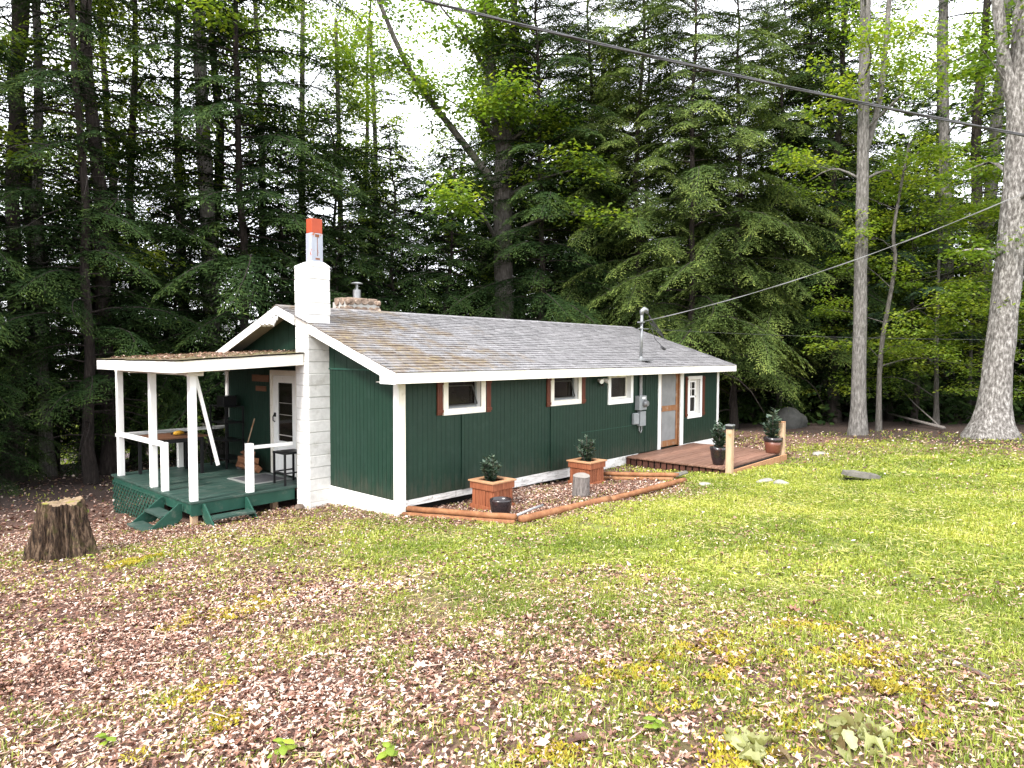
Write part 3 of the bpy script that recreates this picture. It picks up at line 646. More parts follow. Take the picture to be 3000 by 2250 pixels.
# ------------------------------------------------------------------ covered porch on the gable end
PX, PY0, PY1 = -2.23, 2.377, 6.0
pd = obj('porch_deck', B().box(PX+.06, -.04, PY0+.06, PY1-.05, -.10, -.045), M['darkwood'], cabin)
y = PY0-.012; k = 0
bmesh_ = B().box(PX-.022, -.045, 0, .119, -.040, -.004).mesh('deck_board')
while y < PY1-.05:
    x1_ = 0
    o = link('deck_board', bmesh_, M['green_deck'], pd, (random.uniform(-.004, .004), y, random.uniform(-.002, .003)), bevel=.003); y += .1225
b = B(); b.box(PX-.004, -.44, PY0+.004, PY0+.04, -.235, -.042)
obj('rim_joist', b, M['green_trim'], cabin); obj('rim_joist', B().box(PX, PX+.038, PY0+.042, PY1-.04, -.205, -.042), M['green_trim'], cabin)
for q in ((PX+.02, PX+.11, PY0+.03, PY0+.12, -.6, -.235), (-.7, -.6, PY0+.3, PY0+.4, -.7, -.1), (PX+.05, PX+.14, PY1-.2, PY1-.1, -1, -.1)): obj('pier', B().box(*q), M['post_wood'], cabin)
def post(x, y, z1, s=.105, z0=-.004): return obj('porch_post', B().box(x-s/2, x+s/2, y-s/2, y+s/2, z0, z1), M['white'], cabin, bevel=.005)
post(-2.165, 5.75, 2.0); post(-2.165, 4.10, 2.0); post(-2.165, 2.445, 1.99); post(-2.165, 3.60, .83, .1); post(-1.235, 2.445, .83, .11); post(-1.0, 5.93, .75, .1)
obj('post_cap', B().box(-2.25, -2.0, 2.385, 2.50, 1.99, 2.068), M['cream'], cabin, bevel=.004)
obj('porch_rail', B().box(-2.225, -2.19, 3.56, 5.72, .765, .855), M['white'], cabin, bevel=.004)
obj('porch_rail', B().box(-1.18, -.432, 2.43, 2.468, .725, .785), M['white'], cabin, bevel=.004)
obj('porch_rail', B().box(-2.2, -.02, 5.90, 5.94, .735, .80), M['worn_white'], cabin, bevel=.004)
obj('porch_beam', B().box(-2.215, -2.115, 2.50, 5.85, 2.0, 2.068), M['cream'], cabin, bevel=.004)
obj('porch_beam', B().box(-2.0, -.03, 5.70, 5.78, 1.97, 2.068), M['cream'], cabin, bevel=.004)
b = B(); b.beam((-2.08, 2.50, 1.98), (-1.70, 2.60, .50), .055, .02, (0, 1, .2))
obj('loose_board', b, M['white'], cabin)
# porch roof: sloping slab, mossy roofing, fascia
RX, RY0, RY1 = -2.56, 2.04, 5.62
zl, zr_ = 2.245, 2.40
b = B(); b.prism([(RX+.03, RY0+.03, zl-.05), (-.04, RY0+.03, zr_-.05), (-.04, RY0+.03, zr_-.20), (RX+.03, RY0+.03, zl-.17)], (0, RY1-RY0-.06, 0))
pr = obj('porch_roof', b, M['darkwood'], cabin)
nxr, nyr = 30, 44; gx_, gy_ = np.meshgrid(np.linspace(RX-.02, -.03, nxr), np.linspace(RY0-.03, RY1+.03, nyr))
gz_ = zl+(zr_-zl)*(gx_-RX)/(0-RX)+.010*vnoise(gx_, gy_, 6, 5)-.004+.02*np.maximum(0, vnoise(gx_, gy_, 2.2, 9)-.6)
i_ = np.arange(nxr*nyr).reshape(nyr, nxr); f_ = np.stack([i_[:-1, :-1], i_[:-1, 1:], i_[1:, 1:], i_[1:, :-1]], -1).reshape(-1, 4)
top_ = np.stack([gx_, gy_, gz_], -1).reshape(-1, 3)
link('roofing', np_mesh('roofing', [(top_, f_), (top_-np.array([0, 0, .02]), f_[:, ::-1])]), M['mossroof'], pr, smooth=True)
obj('fascia_board', B().prism([(RX-.012, RY0-.012, zl-.02), (-.445, RY0-.012, zr_-.052), (-.445, RY0-.012, zr_-.245), (RX-.012, RY0-.012, zl-.195)], (0, .024, 0)), M['cream'], pr, bevel=.003)
obj('fascia_board', B().prism([(RX-.014, RY0+.014, zl-.022), (RX-.014, RY1, zl-.022), (RX-.014, RY1, zl-.19), (RX-.014, RY0+.014, zl-.195)], (.024, 0, 0)), M['white'], pr, bevel=.003)
# debris and moss tufts lying on the porch roof
n_ = 1500; px_ = rng.uniform(RX, -.05, n_); py_ = rng.uniform(RY0, RY1, n_); keep = vnoise(px_, py_, 2.2, 9) > .35; px_, py_ = px_[keep], py_[keep]; n_ = len(px_)
an = rng.uniform(0, 6.283, n_); P = np.stack([px_, py_, zl+(zr_-zl)*(px_-RX)/(-RX)+.014+rng.uniform(0, .012, n_)], 1)
v, f, r_ = kites(P, unit(np.stack([np.cos(an), np.sin(an), rng.normal(0, .25, n_)], 1)), unit(np.stack([rng.normal(0, .3, n_), rng.normal(0, .3, n_), np.ones(n_)], 1)), rng.uniform(.02, .07, n_), rng.uniform(.012, .03, n_), rng.uniform(0, .8, n_), .1)
link('roof_debris', np_mesh('roof_debris', [(v, f)], r_), M['litter'], pr, kind='stuff')
# lattice skirt: every slat its own piece
lt_ = obj('porch_lattice', B().box(PX-.030, PX-.006, 3.46, 5.95, -.135, -.10), M['green_trim'], cabin)
def clip_slat(c, sgn, y0, y1, zb, zt):
    pts = []
    t0, t1 = -9, 9
    y_a, y_b = c, c+sgn*(zt-zb)       # line from (c,zb) to (c+sgn*h,zt)
    dy, dz = y_b-y_a, zt-zb
    for p_, d_, lo_, hi_ in ((y_a, dy, y0, y1),):
        ta, tb = (lo_-p_)/d_, (hi_-p_)/d_
        t0, t1 = max(0, min(ta, tb)), min(1, max(ta, tb))
    if t1-t0 < .08: return None
    return (y_a+dy*t0, zb+dz*t0), (y_a+dy*t1, zb+dz*t1)
for sgn, off in ((1, .0), (-1, .008)):
    c = 2.9 if sgn == 1 else 3.4
    while c < 6.6:
        q = clip_slat(c, sgn, 3.46, 5.95, -.74, -.136)
        if q:
            x_ = PX-.018-off; p0, p1 = (x_, q[0][0], q[0][1]), (x_, q[1][0], q[1][1])
            obj('slat', B().beam(p0, p1, .036, .007, (1, 0, 0)), M['green_trim'], lt_)
        c += .135
# steps: two stringers and treads each
def steps(name, place, wid, stx, treads):
    """place maps (out, along, z)"""
    s_ = thing_part(name)
    for a in (0, wid):
        o_, i_ = stx
        poly = [place(*p[:1], a, p[1]) for p in o_]
        e = Vector(place(0, a+.028 if a == 0 else a-.028, 0))-Vector(place(0, a, 0))
        obj('stringer', B().prism(poly, e), M['green_trim'], s_, bevel=.003)
    for out, z in treads:
        b = B(); P0 = [place(out-.12, .03, z), place(out+.12, .03, z), place(out+.12, wid-.03, z), place(out-.12, wid-.03, z)]
        obj('tread', B().prism(P0, (0, 0, -.035)), M['green_deck'], s_, bevel=.003)
def thing_part(name):
    o = bpy.data.objects.new(name, None); C.objects.link(o); o.parent = cabin; return o
steps('porch_steps', lambda o, a, z: (PX-.03-o, 2.66+a, z), .76, ([(0, -.06), (.06, -.06), (.52, -.42), (.52, -.48), (.20, -.48), (0, -.30)], 0), [(.20, -.215), (.46, -.395)])
steps('porch_steps', lambda o, a, z: (-2.07+a, PY0-.02-o, z), .73, ([(0, -.05), (.05, -.05), (.42, -.36), (.42, -.42), (.18, -.42), (0, -.27)], 0), [(.26, -.225)])
# glass door on the porch
dy0, dy1 = 3.02, 3.86
obj('door_casing', B().box(-.05, -.016, 3.86, 3.96, 0, 2.03).box(-.05, -.016, 2.34, 3.86, 1.93, 2.03).box(-.05, -.016, 2.9, 3.0, 0, 1.93), M['cream'], cabin, bevel=.004)
b = B(); x0_, x1_ = -.038, -.004
b.box(x0_, x1_, 3.68, 3.855, .02, 1.925); b.box(x0_, x1_, 3.005, 3.14, .02, 1.925); b.box(x0_, x1_, 3.14, 3.68, 1.79, 1.925); b.box(x0_, x1_, 3.14, 3.68, .56, .66); b.box(x0_+.008, x1_, 3.14, 3.68, .02, .56)
gd = obj('glass_door', b, M['white'], cabin, bevel=.003)
obj('pane', B().box(-.018, -.012, 3.14, 3.68, .66, 1.79), M['glass'], gd)
obj('muntin_frame', B().box(-.024, -.018, 3.14, 3.68, 1.395, 1.403).box(-.024, -.018, 3.14, 3.68, 1.168, 1.178).box(-.024, -.018, 3.14, 3.68, .765, .785), M['soffit'], gd)
b = B(); b.box(-.062, -.038, 3.745, 3.79, 1.12, 1.20); b.tube([(-.06, 3.77, 1.17), (-.09, 3.775, 1.12), (-.085, 3.78, 1.05), (-.05, 3.775, 1.02)], .012, 6)
obj('handle', b, M['black'], gd)

# things on and by the porch
def hang(name, label, cat, b, m, loc): return tag(link(name, b.mesh(name, loc), M[m], None, loc, bevel=.004), label, cat)
hang('wooden_sign', 'longer brown wooden sign on the porch wall, above the small one', 'sign', B().box(-.045, -.018, 4.03, 4.70, 1.79, 1.925), 'sign', (-.03, 4.36, 1.86))
hang('wooden_sign', 'small brown wooden plaque on the porch wall beneath the longer sign', 'sign', B().box(-.045, -.018, 4.15, 4.55, 1.60, 1.70), 'sign', (-.03, 4.35, 1.65))
t = thing('porch_table', 'dark legged work table with a brown top inside the porch railing', 'table', (-1.42, 5.25, 0))
obj('tabletop', B().box(-.50, .52, -.42, .42, .72, .755), M['tabletop'], t, bevel=.004)
for x_, y_ in ((-.45, -.37), (.42, -.37), (-.45, .37), (.42, .37)): obj('leg', B().box(x_-.025, x_+.025, y_-.025, y_+.025, 0, .72), M['black'], t)
obj('apron', B().box(-.45, .45, -.385, -.365, .64, .72), M['black'], t); obj('apron', B().box(-.45, .45, .365, .385, .64, .72), M['black'], t)
t = thing('power_tool', 'yellow handled power tool lying on the porch table', 'tool', (-1.30, 5.12, .756), .3)
b = B(); b.tube([(-.14, 0, .045), (-.02, 0, .05), (.06, 0, .045)], [.035, .045, .03], 10); obj('body', b, M['yellow'], t, smooth=True)
b = B(); b.tube([(.05, 0, .045), (.20, 0, .04)], [.022, .016], 8); b.beam((-.10, .0, .04), (-.12, .10, .03), .035, .03); obj('handle', b, M['black'], t)
t = thing('metal_stool', 'square black metal stool on the porch beside the block chimney', 'stool', (-.36, 2.70, 0))
obj('seat', B().box(-.21, .21, -.21, .21, .55, .585), M['black'], t, bevel=.004)
for x_, y_ in ((-.19, -.19), (.19, -.19), (-.19, .19), (.19, .19)): obj('leg', B().box(x_-.016, x_+.016, y_-.016, y_+.016, 0, .55), M['black'], t)
obj('stretcher', B().box(-.19, .19, -.20, -.18, .20, .225).box(-.19, .19, .18, .20, .20, .225).box(-.20, -.18, -.19, .19, .20, .225), M['black'], t)
t = thing('door_mat', 'grey door mat with a pale border on the porch floor', 'mat', (-.55, 3.45, 0), 0)
obj('field', B().box(-.33, .33, -.40, .40, 0, .012), M['mat'], t); obj('border', B().box(-.40, -.33, -.47, .47, 0, .012).box(.33, .40, -.47, .47, 0, .012).box(-.33, .33, -.47, -.40, 0, .012).box(-.33, .33, .40, .47, 0, .012), M['mat_edge'], t)
k = 0
for (x_, y_, z_, r_, L2, a_) in ((-.28, 4.22, .085, .085, .45, 1.55), (-.30, 4.45, .08, .08, .42, 1.7), (-.26, 4.70, .085, .085, .40, 1.5), (-.27, 4.33, .225, .075, .46, 1.62), (-.29, 4.58, .22, .08, .44, 1.45), (-.27, 4.45, .35, .07, .42, 1.6)):
    d = Vector((math.cos(a_), math.sin(a_), 0)); b = B(); n_ = 3 if k % 2 else 4
    pol = [Vector((0, 0, 0))+d.cross(Vector((0, 0, 1)))*(r_*math.cos(6.283*i/n_+k))+Vector((0, 0, r_*math.sin(6.283*i/n_+k))) for i in range(n_)]
    b.prism([p-d*L2/2 for p in pol], d*L2)
    lab = ['split log at the door end of the bottom row of the porch firewood', 'split log in the middle of the bottom row of the porch firewood', 'split log at the far end of the bottom row of the porch firewood', 'split log in the second row of the porch firewood nearer the door', 'split log in the second row of the porch firewood farther from the door', 'topmost split log of the porch firewood'][k]
    tag(link('firewood_log', b.mesh('firewood_log'), M['firewood'], None, (x_, y_, z_), bevel=.01), lab, 'firewood', 'firewood stacked on the porch'); k += 1
b = B(); b.tube([(0, 0, 0), (.14, -.32, 1.0)], .013, 7); br = thing('broom', 'pale broom handle leaning on the dark porch wall', 'broom', (-.26, 4.78, .04))
obj('handle', b, M['post_wood'], br); obj('brush', B().box(-.04, .04, -.12, .12, -.04, .06), M['cable'], br)
t = thing('shelf_rack', 'dark shelf rack against the wall deep in the porch', 'shelf', (-.28, 5.35, 0))
for x_, y_ in ((-.18, -.35), (.18, -.35), (-.18, .35), (.18, .35)): obj('upright', B().box(x_-.015, x_+.015, y_-.015, y_+.015, 0, 1.25), M['black'], t)
for z_ in (.18, .55, .92, 1.25): obj('shelf', B().box(-.195, .195, -.365, .365, z_, z_+.02), M['black'], t)
tag(link('storage_box', B().box(-.14, .14, -.20, .12, 0, .20).mesh('storage_box'), M['black'], None, (-.28, 5.38, 1.27), bevel=.01), 'black box standing on top of the porch shelf rack', 'box')
tag(link('loose_stone', B().lathe([(.03, 0), (.085, .02), (.095, .06), (.06, .11), (.02, .12)], n=9).mesh('loose_stone'), M['stone'], None, (-.56, 2.02, float(gz(-.56, 2.02))-.01), (0, 0, .4), bevel=.01), 'brown stone lying at the foot of the block chimney', 'stone')

# ------------------------------------------------------------------ front deck
DX0, DX1, DY = 6.62, 9.80, -2.56; DZ = -.01
dk = thing('wooden_deck', 'low reddish brown board deck outside the screen door', 'deck', (DX0, DY, -.16))
dl = (DX0, DY, -.16)
obj('frame', B().box(DX0+.10, DX1-.15, DY+.1, -.05, -.30, -.055), M['shade_fill'], dk, dl)  # near-black block, the shade under the boards put into its colour
y = -.05; bl = B().box(0, DX1-DX0, -.134, 0, -.036, 0).mesh('deck_board'); k = 0
while y > DY+.16:
    o = link('deck_board', bl, M['deckwood'], dk, (0-.0, y-DY, DZ+.16+random.uniform(-.003, .003)), bevel=.004)
    o.scale = (1+random.uniform(-.004, .004)+(.045 if k < 13 else .0), 1, 1); y -= .1405; k += 1
obj('rim_board', B().box(DX0+.10, DX1+.02, DY-.02, DY+.02, -.27, -.045), M['rimwood'], dk, dl, bevel=.004)
x_ = DX0+.05
for i in range(16):
    y_ = DY+.12+i*.155
    obj('skirt_slat', B().box(x_, x_+.02, y_, y_+.118, -.30, DZ-.04), M['darkwood'], dk, dl)
for px_, py_, h in ((DX0-.03, DY+.0, .88), (DX1-.12, DY+.05, .78)):
    po = obj('deck_post', B().box(px_-.0, px_+.125, py_-.03, py_+.095, -.30, h-.06), M['post_wood'], dk, dl, bevel=.006)
    if h > .8:
        obj('post_light', B().box(px_-.012, px_+.137, py_-.042, py_+.107, h-.062, h-.0), M['black'], po, dl, bevel=.006)
        obj('lens', B().box(px_-.016, px_+.141, py_-.046, py_+.111, h-.002, h+.035), M['metal'], po, dl, bevel=.012)
    else:
        obj('post_top', B().box(px_-.0, px_+.125, py_-.03, py_+.095, h-.058, h-.03), M['cedar_rim'], po, dl, bevel=.006)

# ------------------------------------------------------------------ plants in planters and pots
def leafy_plant(h, r, n, seed, leaf=.06, stems=9, bottom=0.0):
    g = np.random.default_rng(seed); P, D, N = [], [], []
    sb = B()
    for s_ in range(stems):
        a = g.uniform(0, 6.283); top = np.array([math.cos(a)*r*g.uniform(.1, .9), math.sin(a)*r*g.uniform(.1, .9), h*(1 if s_ == 0 else g.uniform(.45, .92))])
        if s_ == 0: top[:2] *= .25
        base = np.array([top[0]*.15, top[1]*.15, bottom]); mid = (base+top)/2+np.array([0, 0, .06*h])
        sb.tube([base, mid, top], [.008, .006, .003], 5)
        m_ = n//stems
        for q in np.linspace(.12, 1, m_):
            p = (1-q)**2*base+2*q*(1-q)*mid+q*q*top; aa = g.uniform(0, 6.283)
            d = np.array([math.cos(aa), math.sin(aa), g.uniform(.1, .9)]); d /= np.linalg.norm(d); P.append(p); D.append(d); N.append(np.array([-d[0]*.7, -d[1]*.7, 1])+g.normal(0, .35, 3))
    P, D, N = np.array(P), np.array(D), unit(np.array(N)); n2 = len(P)
    v, f, r_ = kites(P, D, N, g.uniform(.7, 1.25, n2)*leaf, g.uniform(.42, .6, n2)*leaf, g.beta(1.6, 2.2, n2), -.06)
    return sb, np_mesh('foliage', [(v, f)], r_)
def plant(name, label, loc, h, r, n, seed, leaf=.06, stems=9):
    t = thing(name, label, 'plant', loc, 0); sb, me = leafy_plant(h, r, n, seed, leaf, stems)
    obj('stem', sb, M['twig'], t); link('leaves', me, M['plantleaf'], t); return t
def planter(label, loc, seed):
    random.seed(seed); t = thing('cedar_planter', label, 'planter', loc, 0, 'square cedar planter boxes in the mulched bed')
    s_ = .235; H = .42
    for side in range(4):
        R_ = Matrix.Rotation(side*math.pi/2, 3, 'Z')
        def bx(name, x0, x1, y0, y1, z0, z1, m, bv=.004):
            b = B().box(x0, x1, y0, y1, z0, z1); b.v = [tuple(R_ @ Vector(p)) for p in b.v]; return obj(name, b, M[m], t, bevel=bv)
        n_ = 6; wv = 2*s_/n_
        for i in range(n_):
            j = random.uniform(-.003, .003); bx('slat', -s_+i*wv+.0035, -s_+(i+1)*wv-.0035, -s_-.012+j, -s_+.008+j, .04, H+.02, 'cedar', .003)
        bx('base_board', -s_-.035, s_+.034, -s_-.036, -s_-.014, 0, .095, 'cedar'); bx('band_board', -s_-.030, s_+.029, -s_-.034, -s_-.0135, H-.06, H+.055, 'cedar')
        bx('rim_board', -s_-.055, s_-.045 , -s_-.057, -s_+.05, H+.056, H+.083, 'cedar_rim')
    obj('soil', B().box(-s_+.02, s_-.02, -s_+.02, s_-.02, .02, H-.005), M['soil'], t); return t
p1 = (1.47, -.66); z1 = float(gz(*p1)); planter('square cedar planter nearer the white corner board, behind the black bowl', (p1[0], p1[1], z1-.02), 3)
plant('shrub', 'small dark evergreen shrub growing in the cedar planter behind the black bowl', (p1[0]-.02, p1[1]+.02, z1+.38), .50, .24, 900, 5, .078, 24)
p2 = (4.22, -.64); z2 = float(gz(*p2)); planter('square cedar planter behind the upright grey log', (p2[0], p2[1], z2-.02), 4)
plant('shrub', 'small dark evergreen shrub growing in the cedar planter behind the upright log', (p2[0], p2[1], z2+.38), .58, .28, 860, 6, .084, 24)
def pot(name, label, loc, prof, m, band=None):
    t = thing(name, label, 'pot', loc); b = B(); b.lathe(prof, n=28); obj('body', b, M[m], t, smooth=True)
    zt, rt = prof[-1][1], prof[-1][0]
    if band: obj('rim', B().lathe(band, n=28), M['black_glaze'], t, smooth=True)
    return t
bz = float(gz(.93, -1.36))
t = pot('bowl_planter', 'empty black glazed bowl pot standing in the leaf bed', (.93, -1.36, bz-.01), [(.115, 0), (.13, .01), (.155, .09), (.170, .18), (.175, .255), (.172, .275), (.158, .275), (.154, .22), (.13, .15), (.01, .14)], 'black_glaze')
t = pot('black_pot', 'tall black glazed pot on the deck behind the lit post', (6.98, -2.13, DZ+.002), [(.10, 0), (.115, .02), (.15, .16), (.175, .32), (.185, .38), (.17, .38), (.155, .34), (.01, .33)], 'black_glaze')
plant('potted_plant', 'broad leafed green plant in the tall black pot on the deck', (6.98, -2.13, .31), .62, .22, 260, 8, .12, 13)
t = pot('terracotta_pot', 'reddish brown glazed pot with a black rim at the deck corner', (9.56, -2.33, DZ+.002), [(.15, 0), (.165, .02), (.19, .18), (.205, .30), (.20, .30), (.18, .28), (.01, .27)], 'red_glaze', [(.207, .275), (.215, .28), (.222, .38), (.205, .38), (.198, .31), (.19, .28)])
plant('potted_plant', 'large leafed grey green plant in the reddish pot at the deck corner', (9.56, -2.33, .27), .78, .27, 280, 9, .14, 13)

# ------------------------------------------------------------------ landscaping logs, log section, stump, stones
def rail_log(label, p0, p1, r_, seed, lift=0.0, group='landscape logs edging the leaf bed'):
    random.seed(seed); n_ = 14; pts = []
    o_ = (p0[0], p0[1], float(gz(*p0)))
    for i in range(n_+1):
        q = i/n_; x_ = p0[0]+(p1[0]-p0[0])*q; y_ = p0[1]+(p1[1]-p0[1])*q
        pts.append((x_-o_[0]+random.uniform(-.006, .006), y_-o_[1]+random.uniform(-.006, .006), float(gz(p0[0], p0[1]))*(1-q)+float(gz(p1[0], p1[1]))*q-o_[2]+r_*.75+lift+random.uniform(-.004, .004)))
    b = B().tube(pts, [r_*random.uniform(.93, 1.06) for _ in pts], 10, jit=.03)
    return tag(link('landscape_log', b.mesh('landscape_log'), M['log_rail'], None, o_, smooth=True), label, 'log', group)
rail_log('upper round log of the pair running out from the white corner board', (.16, -.06), (.40, -2.14), .047, 1, .062)
rail_log('lower round log beneath another, running out from the white corner board', (.05, -.06), (.33, -2.18), .044, 2, -.012)
rail_log('long round log along the lawn side of the bed, nearest the bowl pot', (.46, -2.18), (2.62, -2.24), .058, 3, .015)
rail_log('long round log along the lawn side of the bed, beyond the upright log', (2.64, -2.24), (5.02, -2.36), .052, 4, .01)
rail_log('upper round log of the pair crossing the bed beside the second cedar planter', (4.95, -.55), (5.22, -2.12), .046, 5, .06)
rail_log('lower round log of the pair crossing the bed beside the second cedar planter', (4.83, -.55), (5.10, -2.08), .043, 6, -.012)
tag(link('edging_pipe', B().tube([(0, 0, .03), (.45, .06, .05), (.85, .16, .03)], .02, 8).mesh('edging_pipe'), M['cable_grey'], None, (.62, -1.92, float(gz(.62, -1.92))+.03), smooth=True), 'pale grey stick lying in front of the black bowl pot', 'stick')
tag(link('bark_slab', B().prism([(0, 0, 0), (.34, .03, .0), (.38, .13, 0), (.05, .17, 0)], (0, 0, .025)).mesh('bark_slab'), M['flagstone'], None, (5.16, -2.12, float(gz(5.16, -2.12))+.06), (.15, -.1, -.3)), 'dark flat bark slab where two landscape logs meet', 'bark')
def wood_round(name, label, loc, r_, h, tilt, seed):
    random.seed(seed); t = thing(name, label, 'log', loc); t.rotation_euler = tilt
    n_ = 28; b = B(); ring = [r_*(1+random.uniform(-.05, .05)) for _ in range(n_)]
    for k, z_ in enumerate((0, h*.33, h*.66, h)): b.v += [(ring[j]*math.cos(6.283*j/n_)*(1-.02*k), ring[j]*math.sin(6.283*j/n_)*(1-.02*k), z_) for j in range(n_)]
    b.f += [(i*n_+j, i*n_+(j+1) % n_, (i+1)*n_+(j+1) % n_, (i+1)*n_+j) for i in range(3) for j in range(n_)]
    obj('bark', b, M['log_bark'], t, smooth=True)
    e = B(); e.add([(ring[j]*.93*math.cos(6.283*j/n_), ring[j]*.93*math.sin(6.283*j/n_), h+.003+.03*math.cos(6.283*j/n_)) for j in range(n_)], [tuple(range(n_))]); e.add([(ring[j]*.96*math.cos(6.283*j/n_), ring[j]*.96*math.sin(6.283*j/n_), h-.01) for j in range(n_)]+[], [tuple(range(n_))])
    obj('cut_end', e, M['log_end'], t); return t
lz = float(gz(2.95, -1.42)); wood_round('log_section', 'upright grey barked log section standing in the leaf bed', (2.95, -1.42, lz-.03), .155, .40, (.03, -.04, .6), 4)

def stump(label, loc, r_, h, seed):
    g = np.random.default_rng(seed); t = thing('tree_stump', label, 'stump', loc); n_, m_ = 110, 16
    th = np.linspace(0, 2*np.pi, n_, endpoint=False); ridg = .10*np.sin(th*5+1)+.09*np.sin(th*9+2)+.10*np.sin(th*14+.5)+.08*np.sin(th*23)+.06*np.sin(th*31+1)
    flare = np.maximum(0, np.cos(th-(-.85)))**6*.55+np.maximum(0, np.cos(th-2.4))**4*.28+np.maximum(0, np.cos(th+2.6))**4*.22
    vs_ = []
    for k in range(m_):
        q = k/(m_-1); fl_q = (1-q)**2.2
        rr = r_*((.80+.10*(1-q)+.28*fl_q)+ridg*(.35+.85*(1-q)**.7)+flare*fl_q+g.normal(0, .026, n_))
        zz = h*q*np.ones(n_)-.10*(1-q)
        if k == m_-1: zz = h+.018*np.sin(th*2+1)+.010*np.sin(th*7)+g.normal(0, .006, n_)
        vs_.append(np.stack([rr*np.cos(th), rr*np.sin(th), zz], 1))
    V = np.concatenate(vs_); i_ = np.arange(n_*m_).reshape(m_, n_)
    f_ = np.stack([i_[:-1], np.roll(i_[:-1], -1, 1), np.roll(i_[1:], -1, 1), i_[1:]], -1).reshape(-1, 4)
    link('bark', np_mesh('bark', [(V, f_)]), M['bark_rough'], t, smooth=True)
    rim = vs_[-1]; rings = [rim*np.array([s_, s_, 1])-np.array([0, 0, .012*(1-s_)]) for s_ in (.985, .8, .55, .25)]
    for k, s_ in enumerate(rings): s_[:, 2] = s_[:, 2]*(.2+.8*(1, .6, .3, .1)[k])+h*(1-(.2+.8*(1, .6, .3, .1)[k]))+g.normal(0, .006, n_)
    V = np.concatenate(rings+[np.array([[0, 0, h-.01]])]); i_ = np.arange(n_*4).reshape(4, n_)
    f_ = np.stack([i_[:-1], np.roll(i_[:-1], -1, 1), np.roll(i_[1:], -1, 1), i_[1:]], -1).reshape(-1, 4); c_ = np.full(n_, n_*4)
    link('cut_top', np_mesh('cut_top', [(V, [f_, np.stack([i_[3], np.roll(i_[3], -1), c_], -1)])]), M['stump_top'], t, smooth=True)
    return t
stump('tall rotten tree stump with moss on its cut top, on the leaf covered ground', (-4.12, 1.79, float(gz(-4.12, 1.79))), .285, .74, 3)

def boulder(name, label, cat, loc, size, m, seed, group=None):
    g = np.random.default_rng(seed); n_, m_ = 20, 11; V = []
    for k in range(m_):
        ph = -math.pi/2+math.pi*k/(m_-1)
        for j in range(n_):
            a = 6.283*j/n_; d = np.array([math.cos(ph)*math.cos(a), math.cos(ph)*math.sin(a), math.sin(ph)])
            V.append(d)
    V = np.array(V); disp = np.ones(len(V))
    for _ in range(9):
        ax = unit(g.normal(0, 1, 3)); disp += .07*np.sin(V@ax*g.uniform(1.5, 4)+g.uniform(0, 6)) 
    V = V*disp[:, None]*np.array(size)
    i_ = np.arange(n_*m_).reshape(m_, n_); f_ = np.stack([i_[:-1], np.roll(i_[:-1], -1, 1), np.roll(i_[1:], -1, 1), i_[1:]], -1).reshape(-1, 4)
    return tag(link(name, np_mesh(name, [(V, f_)]), M[m], None, loc, (0, 0, g.uniform(0, 6)), smooth=True), label, cat, group)
boulder('boulder', 'large rounded grey boulder in the shade at the wood edge', 'boulder', (17.7, .02, .02), (.56, .5, .56), 'boulder', 4)
RG = 'pale stones set in the lawn'
for lab, x_, y_, sz, sd_ in (('flat white stone in the lawn below the deck corner, the longer one', 5.94, -3.56, (.24, .12, .055), 1), ('squat white stone in the lawn closest to the lifted flagstone', 5.72, -3.90, (.15, .11, .075), 2), ('white stone in the lawn just off the end of the log edging', 4.91, -2.84, (.16, .11, .05), 3), ('white stone in the lawn beyond the deck corner by the wood edge', 10.9, -3.0, (.28, .15, .05), 5), ('small white stone in the lawn above the lifted flagstone', 7.55, -4.55, (.085, .06, .045), 6)):
    boulder('pale_stone', lab, 'stone', (x_, y_, float(gz(x_, y_))+sz[2]*.35), sz, 'rock', sd_, RG)
# lifted flagstone over a hollow
t = thing('flagstone', 'dark grey flat stone lifted over a black hollow in the lawn', 'stone', (6.95, -4.93, float(gz(6.95, -4.93))+.035)); t.rotation_euler = (.05, .10, 0); t.scale = (.72, .78, .8)
g = random.Random(3); n_ = 18
top = [(.42*math.cos(6.283*i/n_)*g.uniform(.78, 1.1), .44*math.sin(6.283*i/n_)*g.uniform(.8, 1.1)) for i in range(n_)]
b = B(); b.v = [(x_, y_, g.uniform(-.012, .012)) for x_, y_ in top]+[(x_*.93, y_*.93, .085+.02*math.sin(x_*9+y_*6)) for x_, y_ in top]+[(x_*.5, y_*.5, .11+g.uniform(-.015, .015)) for x_, y_ in top]+[(0, 0, .115)]
b.f = [(k*n_+i, k*n_+(i+1) % n_, (k+1)*n_+(i+1) % n_, (k+1)*n_+i) for k in (0, 1) for i in range(n_)]+[(2*n_+i, 2*n_+(i+1) % n_, 3*n_) for i in range(n_)]+[tuple(range(n_))[::-1]]
obj('slab', b, M['flagstone'], t); b = B().lathe([(.02, -.16), (.27, -.12), (.33, -.075), (.30, -.08)], (-.14, -.03, 0), 18); obj('hollow', b, M['shade_fill'], t)  # black bowl paints the shade under the lifted slab

